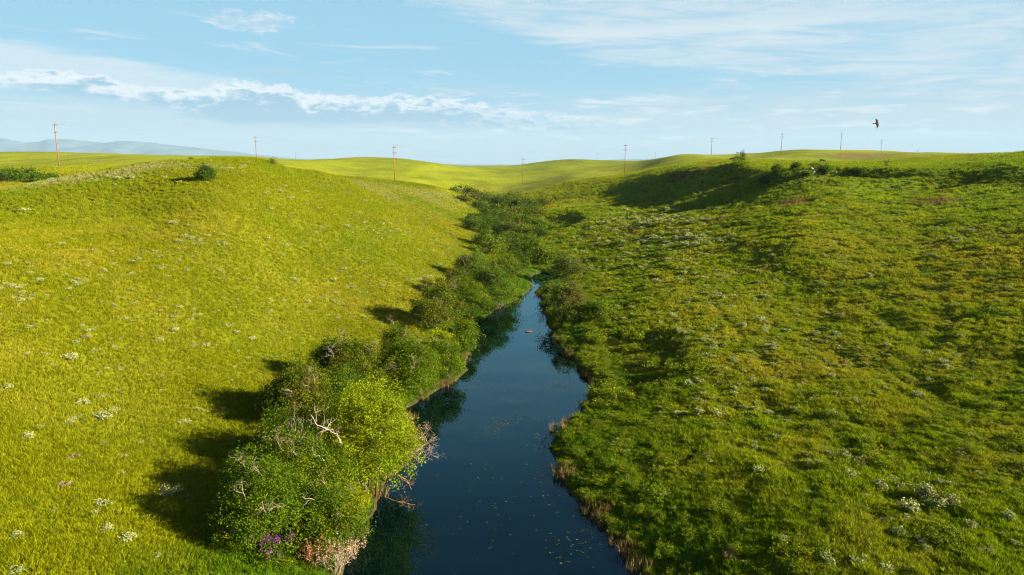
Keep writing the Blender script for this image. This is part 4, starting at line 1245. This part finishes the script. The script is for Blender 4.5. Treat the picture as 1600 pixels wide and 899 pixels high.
# purple flowers at the foot of the near thicket
rf = np.random.default_rng(70)
x, y, z = hit(418, 872)
fl_ = thing('wildflowers', 'purple wildflowers at the foot of the near thicket', 'flowers', (x, y, z))
n = 420
q = rf.normal(size=(14, 3)) * np.array([0.75, 0.4, 0.18]) + np.array([0, 0, 0.85])
cen = q[rf.integers(0, 14, n)] + rf.normal(size=(n, 3)) * np.array([0.09, 0.09, 0.13])
a_, b_, c_, d2 = leaf_cloud(rf, cen, np.tile([0, -0.3, 1.0], (n, 1)), 0.075, np.array([(0.168, 0.036, 0.2), (0.22, 0.08, 0.248), (0.144, 0.024, 0.16)])[rf.integers(0, 3, n)])
link('blossoms', mesh_np('blossoms', a_, b_, c_, M_LEAF, False, d2), fl_)
link('stalks', tubes_mesh('stalks', [(np.array([(p[0] * .8, p[1] * .8, -0.05), (p[0] * .95, p[1], p[2] * .5), tuple(p)]), [0.012, 0.010, 0.007]) for p in q], M_BARK, 4), fl_)
n = 700
cen = q[rf.integers(0, 14, n)] * np.array([1, 1, 0]) + rf.normal(size=(n, 3)) * np.array([0.2, 0.2, 0.16]) + np.array([0, 0, 0.4])
a_, b_, c_, d2 = leaf_cloud(rf, cen, np.tile([0, 0, 1.0], (n, 1)), 0.11, np.array(PAL['green'])[rf.integers(0, 4, n)])
link('foliage', mesh_np('foliage', a_, b_, c_, M_LEAF, False, d2), fl_)
# dry seed stalks and rusty plant at the bottom edge
for (u, v, lab, m_, sd, hh) in ((520, 895, 'tan dry seed stalks at the bottom edge beside the water', M_DEAD, 81, 1.3), (492, 878, 'rust red dry plant at the near foot of the thicket', M_RUSTWOOD, 82, 1.0), (548, 868, 'thin pale dry stalks standing at the waterline of the near thicket', M_DEAD, 83, 0.9)):
    r_ = np.random.default_rng(sd)
    x, y, z = hit(u, v)
    st = thing('dry_plant', lab, 'dry plant', (x, y, max(z, 0.0)))
    paths = []
    tips = []
    for k in range(16):
        b0 = r_.normal(size=3) * np.array([0.3, 0.25, 0])
        branch_paths(r_, b0, (r_.normal() * .25, r_.normal() * .25, 1), hh * r_.uniform(.6, 1), 0.012, 2, 0.2, 0.05, paths)
    link('stalks', tubes_mesh('stalks', paths, m_, 4), st)
    tips = np.array([p[0][-1] for p in paths])
    n = 5 * len(tips)
    cen = np.repeat(tips, 5, 0) + r_.normal(size=(n, 3)) * 0.035
    tc_ = np.array([(0.40, 0.27, 0.18), (0.32, 0.2, 0.12)] if m_ is M_DEAD else [(0.30, 0.10, 0.04), (0.25, 0.13, 0.05)])[r_.integers(0, 2, n)]
    a_, b_, c_, d2 = leaf_cloud(r_, cen, np.tile([0, 0, 1.0], (n, 1)), 0.06, tc_)
    link('seed_heads', mesh_np('seed_heads', a_, b_, c_, M_LEAF, False, d2), st)

# ------------------------------------------------------------------ pale rocks on the bluff
M_ROCK = plain_mat('rock', (0.20, 0.18, 0.15), 0.9, 3, 0.35, 0.1, bump=0.4)


def rock_mesh(seed):
    r_ = np.random.default_rng(seed)
    bm = bmesh.new()
    bmesh.ops.create_icosphere(bm, subdivisions=2, radius=0.5)
    pl = r_.normal(size=(7, 3)); pl /= np.linalg.norm(pl, axis=1)[:, None]
    for vtx in bm.verts:
        p = np.array(vtx.co)
        for w in pl:
            dd_ = p @ w
            if dd_ > 0.34: p = p - w * (dd_ - 0.34)
        vtx.co = p * np.array([1.2, 0.9, 0.7])
    m_ = bpy.data.meshes.new('rock')
    bm.to_mesh(m_); bm.free()
    m_.materials.append(M_ROCK)
    return m_


ROCKS = [rock_mesh(k) for k in range(4)]
for i, (u, v, s_) in enumerate([(1268, 264, 1.3), (1276, 266, 1.0), (1284, 264, .9), (1260, 268, .9), (1272, 270, 1.2), (1281, 271, .8), (1294, 266, .8), (1252, 272, .8), (1305, 270, .9)]):
    x, y, z = hit(u, v)
    o = link('rock', ROCKS[i % 4], None, (x, y, z + 0.05 * s_), (0.2 * i, 0.3, i), (s_ * 0.75,) * 3)
    tag(o, 'pale rock under the right bluff edge', 'rock', 'pale rocks under the bluff edge')

tell_apart('pale rocks under the bluff edge')
# ------------------------------------------------------------------ utility poles and wires
POLE_H = 16.0


def pole_parts(root, h, top_arms=2):
    link('pole', tubes_mesh('pole', [(np.array([(0, 0, -0.5), (0, 0, h * .5), (0, 0, h)]), [0.18, 0.15, 0.11])], M_POLE, 10), root)
    for k in range(top_arms):
        zz = h - 0.9 - 2.4 * k
        bm = bmesh.new()
        bmesh.ops.create_cube(bm, size=1)
        for vt_ in bm.verts:
            vt_.co = (vt_.co.x * 2.3, vt_.co.y * 0.14 + 0.2, vt_.co.z * 0.16 + zz)
        m_ = bpy.data.meshes.new('crossarm'); bm.to_mesh(m_); bm.free(); m_.materials.append(M_ARM)
        arm = link('crossarm', m_, root)
        for sx in (-1.05, 1.05):
            link('insulator', tubes_mesh('insulator', [(np.array([(sx, 0.2, zz + .08), (sx, 0.2, zz + .16), (sx, 0.2, zz + .2), (sx, 0.2, zz + .38)]), [0.03, 0.03, 0.09, 0.06])], M_GLASS, 6), arm)
    link('insulator', tubes_mesh('insulator', [(np.array([(0, 0, h), (0, 0, h + .15), (0, 0, h + .2), (0, 0, h + .4)]), [0.03, 0.03, 0.09, 0.06])], M_GLASS, 6), root)


POLES = {}


def copy_thing(src):
    r_ = src.copy(); COL.objects.link(r_)
    for ch in list(src.children):
        c_ = ch.copy(); COL.objects.link(c_); c_.parent = r_
        for g_ in list(ch.children):
            d_ = g_.copy(); COL.objects.link(d_); d_.parent = c_
    return r_


pole_list = [('a', 93, 265, 191, None, 'tall wooden utility pole leaning left of the left hill'), ('b', 401, 250, 212, 350, 'utility pole rising behind the crest of the left hill'), ('c', 617, 285, 227, None, 'orange utility pole standing just past the right foot of the left hill'), ('d', 817, 287, 247, None, 'utility pole at the head of the valley right of the creek'), ('e', 976, 268, 225, None, 'utility pole on the rising meadow right of the valley head'), ('f', 1111, 246, 215, 470, 'utility pole left of the lone dark tree-like shrub'), ('g', 1220, 243, 208, 460, 'utility pole right of the lone dark tree-like shrub'), ('h', 1313, 236, 207, 540, 'utility pole on the knoll left of the flying bird'), ('i', 1376, 238, 218, 690, 'utility pole below the flying bird'), ('j', 1433, 246, 232, 860, 'faint small utility pole, rightmost on the skyline'),
             ('k', 462, 250, 237, 850, 'small faint utility pole behind the right shoulder of the left hill'), ('l', 580, 262, 252, None, 'tiny utility pole on the far meadow left of the valley'), ('m', 689, 270, 261, None, 'tiny dark utility pole in the far valley left of centre'), ('n', 781, 266, 256, None, 'tiny utility pole in the far valley at the centre'), ('o', 868, 263, 251, None, 'small utility pole on the far central rise'), ('p', 934, 251, 239, 1000, 'faint utility pole on the central skyline, left of the rising meadow pole'), ('q', 1024, 248, 237, 1050, 'faint utility pole on the skyline left of the knoll')]
proto = None
for key, u, vb, vt_, D, lab in pole_list:
    if D is None: D = POLE_H * F_PX / (vb - vt_) * 0.985
    x, y, zb = P(u, vb, D=D)
    zt = P(u, vt_, D=D)[2]
    zg = float(ground(np.array([x]), np.array([y]), False)[0])
    h = zt - zg
    if h < 6: h = 6.0
    if proto is None:
        proto = thing('utility_pole', lab, 'utility pole', (x, y, zg), 0, 'utility poles along the power line')
        pole_parts(proto, POLE_H)
        o = proto
    else:
        o = copy_thing(proto)
        o['label'] = lab
    o.location = (x, y, zg)
    o.rotation_euler = (0, 0, math.radians(-30))
    sc_ = h / POLE_H
    o.scale = (1, 1, sc_)
    POLES[key] = Vector((x, y, zg + h))


def wire(a, b, lab):
    A, B = POLES[a], POLES[b]
    paths = []
    L_ = (B - A).length
    dirx = (B - A).normalized()
    sd = Vector((dirx.y, -dirx.x, 0))
    for off, dzv in ((-1.05, -0.5), (1.05, -0.5), (0, 0.35)):
        pts = []
        for k in range(13):
            t_ = k / 12
            p = A.lerp(B, t_) + sd * off
            p.z += dzv - 4 * L_ * 0.018 * t_ * (1 - t_)
            pts.append(tuple(p))
        paths.append((np.array(pts) - np.array(A), np.full(13, 0.010)))
    o = link('power_line', tubes_mesh('power_line', paths, M_WIRE, 4), None, A)
    tag(o, lab, 'power line', 'wires between the utility poles', 'stuff' if False else None)


for a, b, lab in (('a', 'c', 'thin wires from the leaning left pole to the orange pole past the left hill'), ('c', 'e', 'thin wires crossing the valley to the pole on the rising meadow'), ('e', 'g', 'thin wires from the rising meadow pole to the right skyline'), ('b', 'd', 'thin wires from the pole behind the left hill to the valley head'), ('d', 'f', 'thin wires from the valley head up to the right skyline'), ('f', 'h', 'thin wires along the right skyline to the knoll'), ('h', 'i', 'thin wires from the knoll to the pole below the bird'), ('i', 'j', 'thin wires to the rightmost faint pole')):
    wire(a, b, lab)

# ------------------------------------------------------------------ cattle


def cow(label, u, v, D, rotz, scale=1.0):
    x, y, _ = P(u, v, D=D)
    z = float(ground(np.array([x]), np.array([y]), False)[0])
    me_ = bpy.data.meshes.new('cow')
    vs = [(-0.95, 0, 1.15), (-0.4, 0, 1.08), (0.25, 0, 1.05), (0.8, 0, 1.15), (1.15, 0, 1.0), (1.4, 0, 0.62), (1.6, 0, 0.28),
          (-0.95, .2, .75), (-1.03, .22, .4), (-0.98, .22, 0.02), (-0.95, -.2, .75), (-0.9, -.22, .4), (-0.85, -.22, 0.02),
          (0.7, .2, .65), (0.72, .2, .35), (0.68, .2, 0.02), (0.7, -.2, .65), (0.8, -.2, .35), (0.82, -.2, 0.02),
          (-1.2, 0, 1.1), (-1.25, 0, 0.6)]
    es = [(0, 1), (1, 2), (2, 3), (3, 4), (4, 5), (5, 6), (0, 7), (7, 8), (8, 9), (0, 10), (10, 11), (11, 12), (3, 13), (13, 14), (14, 15), (3, 16), (16, 17), (17, 18), (0, 19), (19, 20)]
    rad = [.34, .40, .40, .36, .24, .17, .11, .17, .09, .07, .17, .09, .07, .15, .08, .07, .15, .08, .07, .05, .04]
    me_.from_pydata(vs, es, [])
    o = link('cow', me_, None, (x, y, z), (0, 0, rotz), (scale,) * 3)
    sk = o.modifiers.new('skin', 'SKIN')
    for i, sv_ in enumerate(me_.skin_vertices[0].data):
        sv_.radius = (rad[i], rad[i] * (1.15 if i in (1, 2) else 1))
        sv_.use_root = (i == 1)
    o.modifiers.new('smooth', 'SUBSURF').render_levels = 1
    me_.materials.append(M_COW)
    tag(o, label, 'cow')


def enable_skin(me_): pass


# ------------------------------------------------------------------ bird
def bird():
    x, y, z = P(1370, 193, D=62)
    root = thing('bird', 'dark hawk-like bird banking in flight above the right skyline', 'bird', (x, y, z))
    bm = bmesh.new()
    prof = [(-0.22, 0.02), (-0.14, 0.045), (-0.02, 0.062), (0.08, 0.055), (0.14, 0.036), (0.18, 0.038), (0.215, 0.022), (0.245, 0.004)]
    rings = []
    for px, pr in prof:
        rings.append([bm.verts.new((px, pr * math.cos(a), pr * 0.9 * math.sin(a))) for a in np.arange(10) / 10 * 6.283])
    for r0, r1_ in zip(rings[:-1], rings[1:]):
        for k in range(10):
            bm.faces.new((r0[k], r0[(k + 1) % 10], r1_[(k + 1) % 10], r1_[k]))
    bm.faces.new(rings[0][::-1]); bm.faces.new(rings[-1])
    m_ = bpy.data.meshes.new('body'); bm.to_mesh(m_); bm.free(); m_.materials.append(M_BIRD)
    link('body', m_, root)
    for s_ in (1, -1):
        # wing outline stations along the span: (span, leading x, trailing x, lift)
        stn = [(0.04, 0.11, -0.10, 0.0), (0.14, 0.15, -0.10, 0.015), (0.24, 0.14, -0.085, 0.02), (0.33, 0.08, -0.07, 0.01), (0.40, 0.0, -0.07, -0.005), (0.455, -0.075, -0.10, -0.02)]
        co_ = []
        for sp_, le, tr, lf in stn:
            th_ = 0.012 * (1 - sp_ / 0.5)
            co_ += [(le, s_ * sp_, lf), ((le * .6 + tr * .4), s_ * sp_, lf + th_), (tr, s_ * sp_, lf), ((le * .6 + tr * .4), s_ * sp_, lf - th_ * .6)]
        fc_ = grid_faces(len(stn), 4, True)
        fl2 = np.r_[fc_.ravel(), [0, 1, 2, 3], np.arange(4)[::-1] + 4 * (len(stn) - 1)]
        link('wing', mesh_np('wing', co_, fl2, np.r_[np.full(len(fc_), 4), 4, 4], M_BIRD, False), root)
    co_ = [(-0.17, 0.03, 0.008), (-0.17, -0.03, 0.008), (-0.38, -0.055, 0.003), (-0.39, 0, 0.006), (-0.38, 0.055, 0.003), (-0.17, 0.03, -0.006), (-0.17, -0.03, -0.006), (-0.38, -0.055, -0.003), (-0.39, 0, -0.003), (-0.38, 0.055, -0.003)]
    fl2 = [0, 1, 2, 3, 4, 9, 8, 7, 6, 5, 0, 5, 6, 1, 1, 6, 7, 2, 2, 7, 8, 3, 3, 8, 9, 4, 4, 9, 5, 0]
    link('tail', mesh_np('tail', co_, fl2, [5, 5, 4, 4, 4, 4, 4], M_BIRD, False), root)
    root.rotation_euler = (math.radians(78), math.radians(-6), math.radians(8))


bird()
cow('black cow grazing on the grass behind the right bluff edge', 1285, 254, 290, 0.2)
cow('small black cow lying far off beside the lone dark shrub', 1144, 253, 300, 2.9, 0.85)

# ------------------------------------------------------------------ haze: one closed box of thin air round the whole scene
bm = bmesh.new()
bmesh.ops.create_cube(bm, size=1)
zlo, zhi = -40.0, 950.0
for vt_ in bm.verts:
    vt_.co = (vt_.co.x * 46000, vt_.co.y * 46000, zlo if vt_.co.z < 0 else zhi)
m_ = bpy.data.meshes.new('haze'); bm.to_mesh(m_); bm.free()
M_HAZE, t, out = mat('haze_air')
vol = t.new('ShaderNodeVolumePrincipled')
vol.inputs['Color'].default_value = (0.27, 0.41, 0.56, 1)
vol.inputs['Density'].default_value = 0.00005
vol.inputs['Anisotropy'].default_value = 0.0
t.l.new(vol.outputs[0], out.inputs['Volume'])
m_.materials.append(M_HAZE)
tag(link('haze', m_), 'thin blue haze in the air over the valley', kind='stuff')
